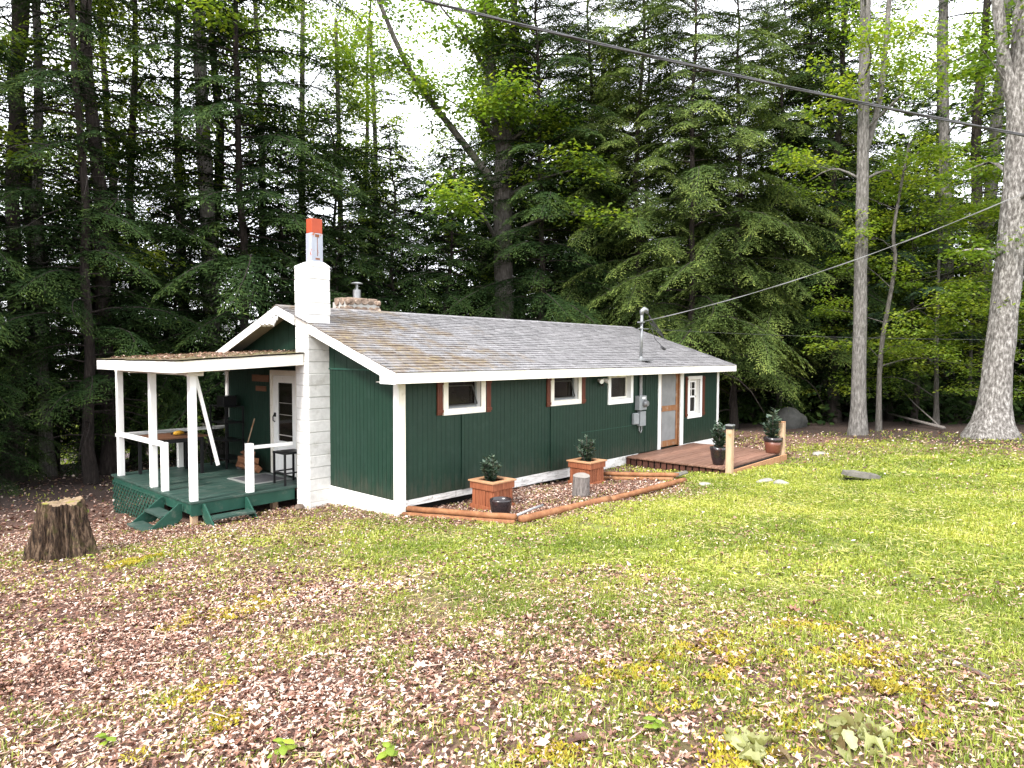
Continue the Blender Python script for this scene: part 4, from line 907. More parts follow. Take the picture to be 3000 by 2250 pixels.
# ------------------------------------------------------------------ trees
def spline(pts, n):
    P = np.array(pts, float); k = len(P); t = np.linspace(0, k-1, n); i = np.clip(t.astype(int), 0, k-2); u = (t-i)[:, None]
    g = lambda j: P[np.clip(j, 0, k-1)]
    a, b_, c, d = g(i-1), g(i), g(i+1), g(i+2)
    return .5*(2*b_+(c-a)*u+(2*a-5*b_+4*c-d)*u**2+(3*b_-a-3*c+d)*u**3)
def np_tube(P, R, n, g=None, jit=.0, ridges=0):
    P = np.asarray(P, float); T = unit(np.gradient(P, axis=0)); a = unit(np.cross(T, np.array([.31, .93, .19])+0*T)); b_ = np.cross(T, a)
    th = np.linspace(0, 2*np.pi, n, endpoint=False)
    rr = np.asarray(R)[:, None]*np.ones(n)
    if ridges: rr = rr*(1+ridges*np.sin(th*5+1)+ridges*.6*np.sin(th*9+2))
    if g is not None and jit: rr = rr*(1+g.normal(0, jit, rr.shape))
    V = P[:, None]+a[:, None]*(np.cos(th)*rr)[:, :, None]+b_[:, None]*(np.sin(th)*rr)[:, :, None]
    k = len(P); i_ = np.arange(k*n).reshape(k, n)
    return V.reshape(-1, 3), np.stack([i_[:-1], np.roll(i_[:-1], -1, 1), np.roll(i_[1:], -1, 1), i_[1:]], -1).reshape(-1, 4)

def hemlock(seed, H, h0, R, nb, r0=.2, droop=.42, dead=10, leaf=1.0, sparse_low=0.0, spacing=.085, mat='needle', sector=None, top_thin=0.0):
    """trunk with limbs, and a crown of flat drooping sprays made of needle-twig quads"""
    g = np.random.default_rng(seed); parts = []
    k = 16; tz = np.linspace(-.3, H, k); wob = np.cumsum(g.normal(0, .07, (k, 2)), 0); wob -= wob[1]
    tp = np.c_[wob, tz]; tr = r0*np.clip(1-tz/(H*1.02), .03, 1)**.8; tr[0] *= 1.5; tr[1] *= 1.12
    parts.append(np_tube(tp, tr, 10, g, .04))
    O, D, BL, NN, RN = [], [], [], [], []
    lim = []
    for b in range(nb+dead):
        if b < nb: t = ((b+g.random())/nb)**.95; z0 = h0+(H-h0)*t
        else: t = 0; z0 = g.uniform(.8, max(1.0, h0))
        az = b*2.399+g.normal(0, .35)
        if sector is not None and t < .65: az = sector[0]+g.uniform(-1, 1)*sector[1]
        prof = (1-t)**.5*min(1, .62+t*3.2)
        L = max(.35, R*prof*g.uniform(.55, 1.18)); n = max(5, int(L/spacing))
        s = np.linspace(0, 1, n); up = g.uniform(-.02, .36)*(1-.3*t)+.25*t
        rad = L*s*(1-.06*s); zz = z0+L*(up*s-(up*.6+droop*g.uniform(.75, 1.25)*(1-.5*t))*s**2.1)
        azs = az+g.normal(0, .22)*s**1.5
        cx_ = np.interp(z0, tz, tp[:, 0]); cy_ = np.interp(z0, tz, tp[:, 1])
        P = np.c_[cx_+rad*np.cos(azs), cy_+rad*np.sin(azs), zz]
        rr = np.linspace(.018+.012*L/3, .004, n); ii = np.unique(np.linspace(0, n-1, 6).astype(int))
        parts.append(np_tube(P[ii], rr[ii], 4))
        if b >= nb: continue
        if top_thin and z0 > 8.5 and g.random() < top_thin: continue
        if sparse_low and g.random() < sparse_low*(1-t): continue
        T = unit(np.gradient(P, axis=0)); S = unit(np.cross(T, np.array([0, 0, 1.0])+0*T))
        roll = g.normal(0, .22); Uq = np.cross(S, T); S = S*math.cos(roll)+Uq*math.sin(roll); Uq = np.cross(S, T)
        m = s > .10
        env = np.minimum(1, (s+.05)*2.6)*(1-s)**.62+.10
        for sd in (1, -1):
            keep = m & (g.random(n) < .93)
            q = keep.sum(); bl = np.minimum(L*.46, 1.25)*env[keep]*g.uniform(.5, 1.2, q)+.08
            d = unit(T[keep]*g.uniform(.55, .85, (q, 1))+S[keep]*sd*.8+Uq[keep]*g.normal(0, .10, (q, 1)))
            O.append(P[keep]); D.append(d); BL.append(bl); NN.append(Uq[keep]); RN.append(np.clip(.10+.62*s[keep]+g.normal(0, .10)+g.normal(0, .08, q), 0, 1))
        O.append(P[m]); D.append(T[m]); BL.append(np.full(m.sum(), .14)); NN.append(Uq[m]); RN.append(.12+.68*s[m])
    O, D, BL, NN, RN = np.concatenate(O), np.concatenate(D), np.concatenate(BL), np.concatenate(NN), np.concatenate(RN)
    cnt = np.maximum(2, np.ceil(BL/(.046*leaf)).astype(int)); ix = np.repeat(np.arange(len(O)), cnt)
    loc = np.arange(cnt.sum())-np.repeat(np.cumsum(cnt)-cnt, cnt); q = (loc+g.random(len(loc))*.8)/cnt[ix]
    dd = D[ix]; nn = NN[ix]; bl = BL[ix]
    P = O[ix]+dd*(bl*q)[:, None]; P[:, 2] -= .38*(bl*q)**2/ np.maximum(bl, .3)*1.0+.05*q
    side = np.where(loc % 2 == 0, 1.0, -1.0)*g.uniform(.35, .95, len(loc)); S = np.cross(nn, dd)
    d2 = unit(dd*.85+S*side[:, None]+nn*g.normal(-.05, .16, (len(loc), 1))-np.array([0, 0, 1])*(.10+.25*q)[:, None])
    n2 = unit(nn+g.normal(0, .42, (len(loc), 3)))
    Lq = (.135-.045*q)*g.uniform(.7, 1.3, len(loc))*leaf
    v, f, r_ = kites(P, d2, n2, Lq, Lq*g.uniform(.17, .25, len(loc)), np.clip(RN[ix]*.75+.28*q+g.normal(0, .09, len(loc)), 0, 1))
    V = parts[0]
    tm = np_mesh('trunk', parts); tm.materials.append(M['bark_dark']); tm.polygons.foreach_set('use_smooth', [True]*len(tm.polygons))
    cm = np_mesh('crown', [(v, f)], r_); cm.materials.append(M[mat])
    return tm, cm

def leaf_cloud(g, centers, rad, thick, num, size, tilt=.35):
    C_ = np.repeat(np.asarray(centers), num, 0); n = len(C_); rd = np.repeat(np.broadcast_to(rad, len(centers)), num)
    th_ = np.repeat(np.broadcast_to(thick, len(centers)), num)
    a = g.uniform(0, 2*np.pi, n); rr = rd*np.sqrt(g.random(n))*g.uniform(.6, 1.15, n)
    P = C_+np.c_[rr*np.cos(a), rr*np.sin(a), g.normal(0, 1, n)*th_-.18*rr**2/np.maximum(rd, .1)]
    a2 = a+g.normal(0, .8, n)
    D = unit(np.c_[np.cos(a2), np.sin(a2), g.normal(-.25, .3, n)]); N = unit(np.c_[g.normal(0, tilt, n), g.normal(0, tilt, n), np.ones(n)])
    L = size*g.uniform(.65, 1.25, n)
    tone = np.repeat(g.uniform(.15, .75, len(centers)), num)
    return kites(P, D, N, L, L*g.uniform(.55, .8, n), np.clip(tone+g.normal(0, .16, n), 0, 1), .06)
def deciduous(seed, trunk, r0, rtop, limbs=(), auto=18, zlo=5, zhi=16, reach=3.2, per=70, lsize=.13, bk='bark_grey', mat='leaf', flare=1.5, extra=(), crad=.75, cthick=.16, sub=3, ridges=0.0, nseg=12):
    g = np.random.default_rng(seed); parts = []; cent = []
    n = 22; P = spline(trunk, n); s = np.linspace(0, 1, n); R = r0*(1-s)+rtop*s
    z = P[:, 2]; fl = np.exp(-np.maximum(z-z[0]-.3, 0)/.45); R = R*(1+(flare-1)*fl)
    parts.append(np_tube(P, R, nseg+4 if ridges else nseg, g, .035, ridges))
    def twigs(Q, rr, nsub):
        for k in range(nsub):
            i = int(g.uniform(.35, 1)*(len(Q)-1)); base = Q[i]; d = unit(Q[min(i+1, len(Q)-1)]-Q[max(i-1, 0)]+g.normal(0, .6, 3)*np.array([1, 1, .45])); l = g.uniform(.6, 1.6)
            q = base+d*l*np.linspace(0, 1, 4)[:, None]; q[:, 2] += g.uniform(-.05, .15)*l*np.linspace(0, 1, 4)**2
            parts.append(np_tube(q, np.linspace(max(.007, rr*.35), .004, 4), 4)); cent.append(q[-1]); cent.append(q[2]+g.normal(0, .15, 3))
        cent.append(Q[-1])
    for L in limbs:      # (points, r_start, r_end, n_sub)
        Q = spline(L[0], 14); parts.append(np_tube(Q, np.linspace(L[1], L[2], 14), 8, g, .03)); twigs(Q, L[2], L[3])
    for b in range(auto):
        zz = zlo+(zhi-zlo)*(b+g.random())/auto; i = int(np.argmin(abs(z-zz))); t = (zz-zlo)/max(.1, zhi-zlo)
        az = b*2.399+g.normal(0, .5); l = reach*g.uniform(.55, 1.1)*(1-.45*t); el = g.uniform(.05, .55)+.3*t
        e = P[i]+np.array([math.cos(az)*l, math.sin(az)*l, l*math.tan(el)*.7]); m_ = (P[i]+e)/2+np.array([0, 0, .1*l])+g.normal(0, .15, 3)
        Q = spline([P[i], m_, e], 8); rb = max(.015, R[i]*.28); parts.append(np_tube(Q, np.linspace(rb, .008, 8), 5)); twigs(Q, .02, sub)
    for c in extra: cent.append(np.array(c, float))
    tm = np_mesh('trunk', parts); tm.materials.append(M[bk]); tm.polygons.foreach_set('use_smooth', [True]*len(tm.polygons))
    v, f, r_ = leaf_cloud(g, np.array(cent), g.uniform(.6, 1.2, len(cent))*crad, cthick, per, lsize)
    cm = np_mesh('crown', [(v, f)], r_); cm.materials.append(M[mat])
    return tm, cm
def tree(name, label, meshes, loc, rz=0, sc=1.0, group=None):
    t = thing(name, label, 'tree', loc, rz, group); t.scale = (sc,)*3 if not hasattr(sc, '__len__') else sc
    link('trunk', meshes[0], None, t); link('crown', meshes[1], None, t); return t
G = lambda x, y: (x, y, float(gz(x, y))-.05)

HV = [hemlock(21, 21, 2.6, 4.0, 120, .17, .34, 16, leaf=1.15, sparse_low=.15, spacing=.088, top_thin=.45), hemlock(22, 23, 3.6, 3.8, 110, .21, .38, 20, leaf=1.15, sparse_low=.4, spacing=.09, top_thin=.6),
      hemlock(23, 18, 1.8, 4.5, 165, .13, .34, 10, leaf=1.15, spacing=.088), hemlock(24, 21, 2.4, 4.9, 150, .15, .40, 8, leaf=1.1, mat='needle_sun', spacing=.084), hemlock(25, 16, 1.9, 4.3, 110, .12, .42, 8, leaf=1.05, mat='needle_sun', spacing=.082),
      hemlock(26, 9, .7, 3.2, 110, .09, .32, 4, leaf=1.1, spacing=.082)]
GH = 'hemlocks along the wood edge behind the cabin'
front = [  # variant, x, y, turn, scale, label
 (1, -2.54, 12.59, .4, 1.0, 'tall hemlock at the wood edge nearest the rotten stump, dark trunk bare below'),
 (1, -1.41, 14.33, 2.1, (1.5, 1.5, 1.05), 'thickest dark hemlock trunk at the wood edge left of the porch'),
 (0, -1.40, 10.59, 1.2, .82, 'slim hemlock just behind the rear porch post'),
 (1, -.35, 12.1, 3.3, (1.1, 1.1, 1.02), 'tall hemlock with dark trunk rising above the porch roof edge'),
 (0, 1.12, 14.5, 4.4, 1.0, 'hemlock rising behind the middle of the porch roof'),
 (1, 3.56, 14.79, 5.2, 1.05, 'tall dark hemlock behind the gable peak'),
 (5, 4.71, 12.02, .9, 1.28, 'dense hemlock directly behind the white block chimney'),
 (5, 6.81, 12.3, 2.6, 1.35, 'dense dark hemlock behind the fieldstone chimney'),
 (5, 8.83, 11.5, 4.0, 1.3, 'drooping hemlock over the middle of the roof ridge'),
 (5, 10.4, 10.0, 1.5, 1.25, 'low full hemlock behind the ridge near the forked oak'),
 (2, 12.87, 7.9, 5.6, 1.1, 'dark green hemlock behind the ridge towards the service mast'),
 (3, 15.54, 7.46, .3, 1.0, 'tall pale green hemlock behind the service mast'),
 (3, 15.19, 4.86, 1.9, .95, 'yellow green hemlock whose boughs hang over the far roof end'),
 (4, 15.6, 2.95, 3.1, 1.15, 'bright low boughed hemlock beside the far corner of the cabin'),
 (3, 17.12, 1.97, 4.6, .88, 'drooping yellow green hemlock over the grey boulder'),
 (4, 19.4, 1.1, .2, 1.1, 'hemlock at the wood edge behind the two slim grey trunks'),
 (0, -3.75, 11.6, 2.2, .9, 'hemlock at the outer end of the wood edge, boughs hanging beside the stump'),
 (2, 2.79, 11.16, .5, 1.15, 'dark hemlock behind the gable peak, low boughs above the porch roof'),
]
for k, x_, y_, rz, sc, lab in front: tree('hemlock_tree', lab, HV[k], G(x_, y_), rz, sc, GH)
for x_, y_, rz, sc, lab in ((-2.3, 15.6, 0, 1.0, 'low bushy hemlock filling in behind the outermost trunks'), (-.3, 13.6, 1.4, 1.0, 'low bushy hemlock seen through the porch posts'), (1.6, 12.6, 2.2, .95, 'low bushy hemlock behind the rear porch railing'), (-4.6, 13.6, 3.0, .9, 'low bushy hemlock at the outer end of the wood edge'),
        (3.6, 16.6, 4.0, 1.2, 'young hemlock between the trunks behind the gable peak'), (-3.4, 18.6, 5.0, 1.25, 'young hemlock deeper behind the outermost trunks'), (.6, 17.4, .7, 1.3, 'young hemlock deep behind the porch roof'), (-3.55, 10.6, 2.6, .62, 'small hemlock with boughs hanging beside the outer porch post'), (5.9, 10.6, 1.0, .85, 'young hemlock close behind the fieldstone chimney')):
    tree('hemlock_tree', lab, HV[5], G(x_, y_), rz, sc, 'young hemlocks under the tall trees')
# deeper wood
GB = 'dark hemlocks standing deeper in the wood'
random.seed(5)
deep = [(7.4, 15.5, 5), (9.8, 14.2, 5), (11.8, 13, 5), (13.6, 11.2, 5), (16.5, 12, 2), (19, 9, 2), (20.5, 5.5, 2), (22.5, 3.2, 2), (24.5, 6.5, 2), (27, 3, 2), (29.5, 1.5, 2), (31, -1.5, 2), (25.5, .2, 2), (22.5, -2.0, 5), (26.5, -7.2, 2), (33, -4.5, 2), (30, -8.5, 2), (18, 14, 2), (22, 12, 2), (13, 19, 0), (28.5, 9.5, 2), (34, 4, 2), (36, 0, 2), (14.2, 9.6, 5), (17.2, 8.2, 5), (18.6, 4.4, 5), (20.4, 2.6, 5), (23.6, -.6, 5), (38, -6, 2), (-6.2, 15.5, 1), (2.2, 20.5, 1), (24, -11, 2), (33, -12, 1), (-7.2, 13, 0), (-9.8, 11.2, 2), (-12.5, 9, 0), (-8.5, 16, 1), (-14.5, 6, 2), (18.5, 6.5, 2), (21.5, 1.0, 2), (20.5, -.5, 0), (23.5, -4.5, 1), (17.5, 9.5, 2)]
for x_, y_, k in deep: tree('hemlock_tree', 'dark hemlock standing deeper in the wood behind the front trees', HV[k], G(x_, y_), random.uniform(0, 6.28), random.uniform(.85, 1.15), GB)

# hardwoods with their own shapes
oak = deciduous(41, [(0, 0, -.2), (.05, 0, 4), (-.02, .05, 8), (.0, 0, 11.0)], .40, .33,
  limbs=[([(0, 0, 10.6), (-.35, .2, 12.6), (-.55, .3, 15), (-.8, .4, 18)], .27, .13, 10), ([(.02, 0, 10.6), (.25, -.15, 12.5), (.22, -.25, 15), (.35, -.3, 18)], .19, .09, 9),
         ([(-.1, .0, 9.2), (-1.4, 1.0, 11.2), (-2.8, 2.2, 13.6), (-3.9, 3.2, 17)], .17, .07, 12), ([(.1, 0, 9.6), (1.0, -.8, 10.8), (1.9, -1.4, 11.6)], .06, .02, 7), ([(-.3, .2, 13.2), (-1.1, .7, 14.6), (-2.2, 1.2, 15.8)], .08, .03, 8)],
  auto=14, zlo=6, zhi=14.5, reach=4.6, per=85, lsize=.17, mat='leaf', bk='bark_grey', crad=.95, sub=4)
tree('oak_tree', 'large forked oak with a grey double trunk rising behind the middle of the roof', oak, G(12.2, 9.0))
mp = deciduous(42, [(0, 0, -.3), (.10, -.10, 2.2), (.28, -.30, 6), (.30, -.34, 9.5), (.42, -.45, 17)], .385, .22,
  limbs=[([(.28, -.3, 8.6), (.0, .05, 10.5), (-.35, .5, 15)], .20, .11, 6)], auto=9, zlo=3.4, zhi=13, reach=1.9, per=60, lsize=.13, mat='leaf', bk='bark_pale', flare=1.95, ridges=.035, crad=.5, sub=2, nseg=26)
tree('maple_tree', 'massive pale barked maple with a flared base at the lawn edge', mp, G(15.72, -5.98))
sl1 = deciduous(43, [(0, 0, -.2), (-.04, .02, 5), (-.08, .05, 10), (-.15, .08, 16)], .215, .13, limbs=[([(-.06, .05, 8.4), (.35, -.3, 10.5), (.55, -.5, 15)], .10, .06, 7)], auto=9, zlo=7, zhi=15, reach=2.6, per=70, lsize=.13, mat='leaf_bright', bk='bark_mid', flare=1.55, crad=.6)
tree('maple_tree', 'straight slim grey barked tree at the lawn edge between boulder and big maple', sl1, G(15.75, -2.62))
sl2 = deciduous(44, [(0, 0, -.2), (.08, .02, 2.5), (.32, -.25, 5.2), (.30, -.2, 6.4), (.55, -.5, 9)], .08, .035, limbs=[([(.05, .0, 2.1), (.75, -.75, 2.35), (1.45, -1.5, 2.25)], .022, .010, 10), ([(.0, .0, 2.3), (-.35, .35, 2.75), (-.6, .7, 2.85)], .015, .008, 4)], auto=9, zlo=2.2, zhi=8.8, reach=2.0, per=75, lsize=.11, mat='leaf_bright', bk='bark_grey', flare=1.4, crad=.55, cthick=.08)
tree('beech_sapling', 'thin crooked young tree close beside the straight grey trunk', sl2, G(16.7, -2.98))
DV = [deciduous(51, [(0, 0, -.2), (.1, .05, 6), (.0, .15, 12), (.2, .2, 18)], .20, .08, auto=20, zlo=6, zhi=17.5, reach=3.2, per=75, lsize=.14, mat='leaf'),
      deciduous(52, [(0, 0, -.2), (-.15, .05, 6), (-.1, -.1, 12), (-.35, .0, 18)], .17, .07, auto=20, zlo=5, zhi=17.5, reach=3.0, per=75, lsize=.14, mat='leaf_bright'),
      deciduous(53, [(0, 0, -.2), (.1, 0, 3), (.0, .1, 6), (.1, .1, 9)], .08, .02, auto=20, zlo=1.2, zhi=8.6, reach=2.6, per=70, lsize=.12, mat='leaf_bright', crad=.7, cthick=.07),
      deciduous(54, [(0, 0, -.2), (.2, .1, 6), (.5, .15, 12), (.7, .3, 18)], .25, .13, auto=9, zlo=9, zhi=17, reach=2.6, per=55, lsize=.14, mat='leaf', bk='bark_mid')]
GD = 'hardwoods among the hemlocks'
hard = [(3, 2.79, 12.9, 3.6, (1.1, 1.1, 1), 'pale barked hardwood trunk rising above the gable roof'), (1, 11.6, 16.32, .5, 1.0, 'leafy hardwood showing between the block chimney and the forked oak'),
 (0, 17.5, 12.6, 1.1, 1.0, 'hardwood with twin upper stems behind the thick cable'), (3, 24.21, -3.66, 2.0, 1.05, 'upright pale trunk seen left of the big maple, the slimmer of two'), (3, 25.86, -4.3, 4.0, 1.1, 'upright pale trunk seen left of the big maple, the thicker of two'),
 (1, 22.09, .18, 5.1, .95, 'leaning hardwood in bright leaf behind the straight grey trunk'), (0, 28.53, -2.48, .8, .95, 'hardwood with broad leafage deep behind the two pale trunks'),
 (1, .2, 16.8, 2.7, .95, 'yellow green hardwood high above the porch corner'), (0, -4.4, 16.6, 1.0, .95, 'leafy hardwood at the outer end of the wood edge'), (1, 20.8, 10.59, 3.0, 1.05, 'hardwood in bright leaf high behind the service mast'),
 (1, -1.7, 12.9, .7, .95, 'yellow green hardwood whose leaves show high left of the porch'), (1, 2.4, 14.6, 2.9, 1.0, 'leafy hardwood high between the dark trunks behind the porch roof'), (1, 9.2, 15.2, 4.9, .95, 'light leaved hardwood beside the big forked oak'), (0, 7.9, 16.4, 4.4, 1.0, 'slender hardwood against the sky behind the block chimney'), (1, 14.6, 12.6, 1.7, .95, 'bright leaved hardwood behind the forked oak'), (0, 24.5, -6.2, 3.9, .9, 'leafy hardwood behind the big maple'), (0, 6.0, 15.6, 2.2, .95, 'hardwood with fine upper stems against the white sky')]
for k, x_, y_, rz, sc, lab in hard: tree('hardwood_tree', lab, DV[k], G(x_, y_), rz, sc, GD)
GS = 'leafy saplings in the shade under the tall trees'
random.seed(9)
for x_, y_ in ((20.3, -1.6), (19.3, -4.1), (22.2, -4.6), (18.6, 3.4), (21.8, 2.0), (24.0, -2.0), (20.8, -7.4), (26.8, -1.2), (18.9, -6.9)):
    tree('sapling', 'leafy young tree in the shade beyond the lawn edge', DV[2], G(x_, y_), random.uniform(0, 6.28), random.uniform(.75, 1.05), GS)
random.seed(12)
for x_, y_ in ((-6.5, 25), (-2.5, 27), (1.5, 28), (5, 28.5), (-9, 23), (-.8, 24), (3.3, 25.5), (8.5, 26), (-4.5, 30), (11.5, 25)):
    tree('sapling', 'sunlit leafy sapling on the slope falling away behind the hemlocks', DV[2], G(x_, y_), random.uniform(0, 6.28), random.uniform(.5, .75), 'saplings on the slope behind')
# white pine boughs in the shade
pn = hemlock(61, 9, 2.6, 3.0, 34, .11, .12, 10, leaf=1.1, mat='pine')
tree('pine_tree', 'soft needled pine with level boughs beyond the thin crooked tree', pn, G(20.6, -3.2), 1.0)
# fallen trunks and sticks in the shade
for lab, p0, p1, r_ in (('grey fallen trunk lying in the shade beyond the two slim trees', (17.5, -4.6, .10), (20.4, -2.4, .25), .05), ('long bare stick leaning in the shade beyond the thin tree', (18.4, -4.4, .0), (20.6, -2.6, 1.3), .022)):
    o_ = (p0[0], p0[1], float(gz(p0[0], p0[1]))); d = Vector(p1)-Vector(p0)
    tag(link('fallen_trunk', B().tube([(0, 0, p0[2]), tuple(d*.5+Vector((.05, .08, p0[2]))), tuple(d+Vector((0, 0, p0[2])))], [r_, r_*.85, r_*.5], 8).mesh('fallen_trunk'), M['log_bark'], None, o_, smooth=True), lab, 'log')

# the wood as it closes up behind the trees that can be told apart
def mass(name, label, n, az0, az1, d0, d1, zt, size, mat, seed, zb=0.0, pw=1.0):
    g = np.random.default_rng(seed); a = np.radians(g.uniform(az0, az1, n)); d = g.uniform(d0, d1, n); x = CAM[0]+d*np.cos(a); y = CAM[1]+d*np.sin(a)
    zz = gz(x, y)+zb+(zt-zb)*g.random(n)**pw; k = vnoise(a*30+d*.1, zz, .55, seed)*.6+vnoise(a*60, zz, 1.3, seed+1)*.4 > .38+.22*((zz-gz(x, y))/zt); x, y, zz, a = x[k], y[k], zz[k], a[k]; n = len(x)
    a2 = g.uniform(0, 6.283, n); D = unit(np.stack([np.cos(a2), np.sin(a2), g.normal(-.35, .35, n)], 1)); N = unit(g.normal(0, .6, (n, 3))+np.array([0, 0, 1.0]))
    L = size*g.uniform(.6, 1.3, n); v, f, r_ = kites(np.stack([x, y, zz], 1), D, N, L, L*g.uniform(.4, .6, n), np.clip(.6*vnoise(a*40, zz, .8, seed+2)+.4*g.random(n), 0, 1), .05)
    tag(link(name, np_mesh(name, [(v, f)], r_), M[mat]), label, 'woodland', kind='stuff')
mass('woodland', 'dark far wood closing up behind the cabin and the lawn', 60000, -8, 55, 36, 52, 15, .55, 'needle', 71, pw=1.3)
mass('woodland', 'dark low brush on the wood floor behind the lawn edge', 26000, -6, 48, 27, 36, 3.2, .30, 'needle', 72, pw=1.5)
mass('undergrowth', 'bright leafy brush on the slope falling away behind the porch', 60000, 50, 100, 30, 44, 5.0, .24, 'leaf_bright', 73, zb=-.2, pw=1.2)

# ------------------------------------------------------------------ wires
def wire(name, label, p0, p1, sag, r_, m, strands=1, n=60, ext=(0, 0)):
    p0, p1 = Vector(p0), Vector(p1); b = B(); P = []
    for i in range(n+1):
        q = ext[0]+(1+ext[1]-ext[0])*i/n; p = p0.lerp(p1, q); p.z -= sag*4*q*(1-q); P.append(p)
    if strands == 1: b.tube(P, r_, 6)
    else:
        d = (p1-p0).normalized(); a = d.cross(Vector((0, 0, 1))).normalized(); u = a.cross(d)
        for k in range(strands):
            b.tube([p+(a*math.cos(i*.55+6.283*k/strands)+u*math.sin(i*.55+6.283*k/strands))*r_*.9 for i, p in enumerate(P)], r_, 6)
    o_ = tuple(P[0]); return tag(link(name, b.mesh(name, o_), M[m], None, o_, smooth=True), label, 'cable')
wire('utility_cable', 'thick dark twisted utility cable crossing the sky above the cabin', (-1.18, -2.08, 6.60), (3.59, -7.48, 5.0), .06, .011, 'cable', 3, 150, (-1.2, 2.2))
wire('service_cable', 'pale grey service cable climbing from the roof mast towards the big maple', (7.26, -.06, 3.14), (9.91, -6.98, 5.54), .22, .0065, 'cable_pale', 2, 120, (0, 2.5))
wire('phone_wire', 'thin faint wire running level from the roof mast past the slim trees', (7.5, -.05, 2.975), (11.66, -6.12, 2.72), .05, .003, 'cable', 1, 30, (0, 2.2))

# ------------------------------------------------------------------ leaf litter, grass, moss
def scatter(n, dmin, dmax, half=math.radians(46)):
    """points on the ground in front of where the photographer stood, even per square metre"""
    d = np.sqrt(rng.uniform(dmin**2, dmax**2, n)); a = YAW+rng.uniform(-half, half, n)
    return CAM[0]+d*np.cos(a), CAM[1]+d*np.sin(a), d
def off_solids(x, y):
    k = ~((x > -.02) & (x < 11.6) & (y > .06) & (y < 5.95)) & ~((x > -.45) & (x < .05) & (y > 1.88) & (y < 2.35))
    k &= ~((x > -2.2) & (x < .0) & (y > 2.5) & (y < 5.9)) & ~((x > 6.75) & (x < 9.65) & (y > -2.5) & (y < 0))
    for cx_, cy_, r_ in ((-4.12, 1.79, .24), (1.47, -.66, .33), (4.22, -.64, .33), (2.95, -1.42, .15), (.93, -1.36, .13), (6.80, -4.98, .36)): k &= (x-cx_)**2+(y-cy_)**2 > r_*r_
    return k
def gnormal(x, y):
    e = .05; return unit(np.stack([-(gz(x+e, y)-gz(x-e, y))/(2*e), -(gz(x, y+e)-gz(x, y-e))/(2*e), np.ones_like(x)], 1))
def litter_dens(x, y):
    g = grass_amt(x, y); p = vnoise(x, y, .9, 21)*.6+vnoise(x, y, 2.6, 22)*.4
    d = np.clip(1.18-1.3*g, .02, 1)*np.clip(.75+1.3*(p-.42)-.45*g, .04, 1)*np.where((x > 14.6) | (y > 7.5), .3, 1)
    return d
LEAF2D = np.array([(0, 0), (.16, .13), (.10, .30), (.34, .34), (.24, .50), (.30, .70), (.13, .74), (0, 1.0), (-.13, .74), (-.30, .70), (-.24, .50), (-.34, .34), (-.10, .30), (-.16, .13)])
def litter_mesh(n, dmin, dmax, lobed, base):
    x, y, d = scatter(n, dmin, dmax); k = off_solids(x, y) & (rng.random(n) < litter_dens(x, y)); x, y = x[k], y[k]; m = len(x)
    nz = gnormal(x, y); a = rng.uniform(0, 6.283, m); flat = np.stack([np.cos(a), np.sin(a), 0*a], 1)
    N = unit(nz+rng.normal(0, .22, (m, 3))*np.array([1, 1, .2])); D = unit(flat-N*(flat*N).sum(1, keepdims=True)); S = np.cross(N, D)
    size = base*rng.uniform(.55, 1.35, m)*np.where(rng.random(m) < .12, 1.35, 1)
    P = np.stack([x, y, gz(x, y)+rng.uniform(.002, .034, m)], 1)
    out = LEAF2D if lobed else np.array([(0, 0), (.34, .42), (.05, 1.0), (-.30, .55)])
    u, t = out[:, 0], out[:, 1]-.5
    wid = rng.uniform(.38, 1.1, m)[:, None]
    curl = rng.uniform(-.6, 2.4, m)[:, None]; curl2 = rng.uniform(-.7, .9, m)[:, None]; tw = rng.normal(0, .35, m)[:, None]
    h = curl*(u**2)*1.6+curl2*(t**2)*1.2+tw*u*t
    U_, T_ = u[None]*wid, t[None]*np.ones((m, 1))
    V = P[:, None]+size[:, None, None]*(S[:, None]*U_[:, :, None]+D[:, None]*T_[:, :, None]+N[:, None]*h[:, :, None])
    mid = P+N*0
    K = len(out); V = np.concatenate([V, mid[:, None]], 1).reshape(-1, 3)
    tri = np.array([(i, (i+1) % K, K) for i in range(K)]); F = (tri[None]+(np.arange(m)*(K+1))[:, None, None]).reshape(-1, 3)
    r_ = np.clip(rng.beta(1.1, 1.15, m)+.22*(vnoise(x, y, 1.2, 31)-.5), 0, 1)
    return (V, F), np.repeat(r_, K+1)
A1, r1 = litter_mesh(11000, 1.6, 6.0, True, .046); A4, r4 = litter_mesh(110000, 1.6, 6.5, False, .033); A2, r2 = litter_mesh(165000, 6.0, 13, False, .043); A3, r3 = litter_mesh(36000, 13, 24, False, .08)
A5, r5 = litter_mesh(1100, 1.6, 6.5, True, .085)
def twig_bits(n):
    x, y, d = scatter(n, 1.6, 9); k = off_solids(x, y) & (rng.random(n) < litter_dens(x, y)); x, y = x[k], y[k]; m = len(x); a = rng.uniform(0, 6.283, m)
    L = rng.uniform(.05, .22, m); v, f, r_ = kites(np.stack([x, y, gz(x, y)+.03], 1), unit(np.stack([np.cos(a), np.sin(a), rng.normal(0, .08, m)], 1)), unit(np.stack([rng.normal(0, .4, m), rng.normal(0, .4, m), np.ones(m)], 1)), L, rng.uniform(.004, .009, m), np.where(rng.random(m) < .3, .7, .03), .02)
    return (v, f), r_
A6, r6 = twig_bits(5000)
tag(link('leaf_litter', np_mesh('leaf_litter', [A1, A4, A2, A3, A5, A6], np.concatenate([r1, r4, r2, r3, r5, r6])), M['litter']), 'dry brown and pinkish fallen leaves covering the ground and the bed', 'leaf litter', kind='stuff')
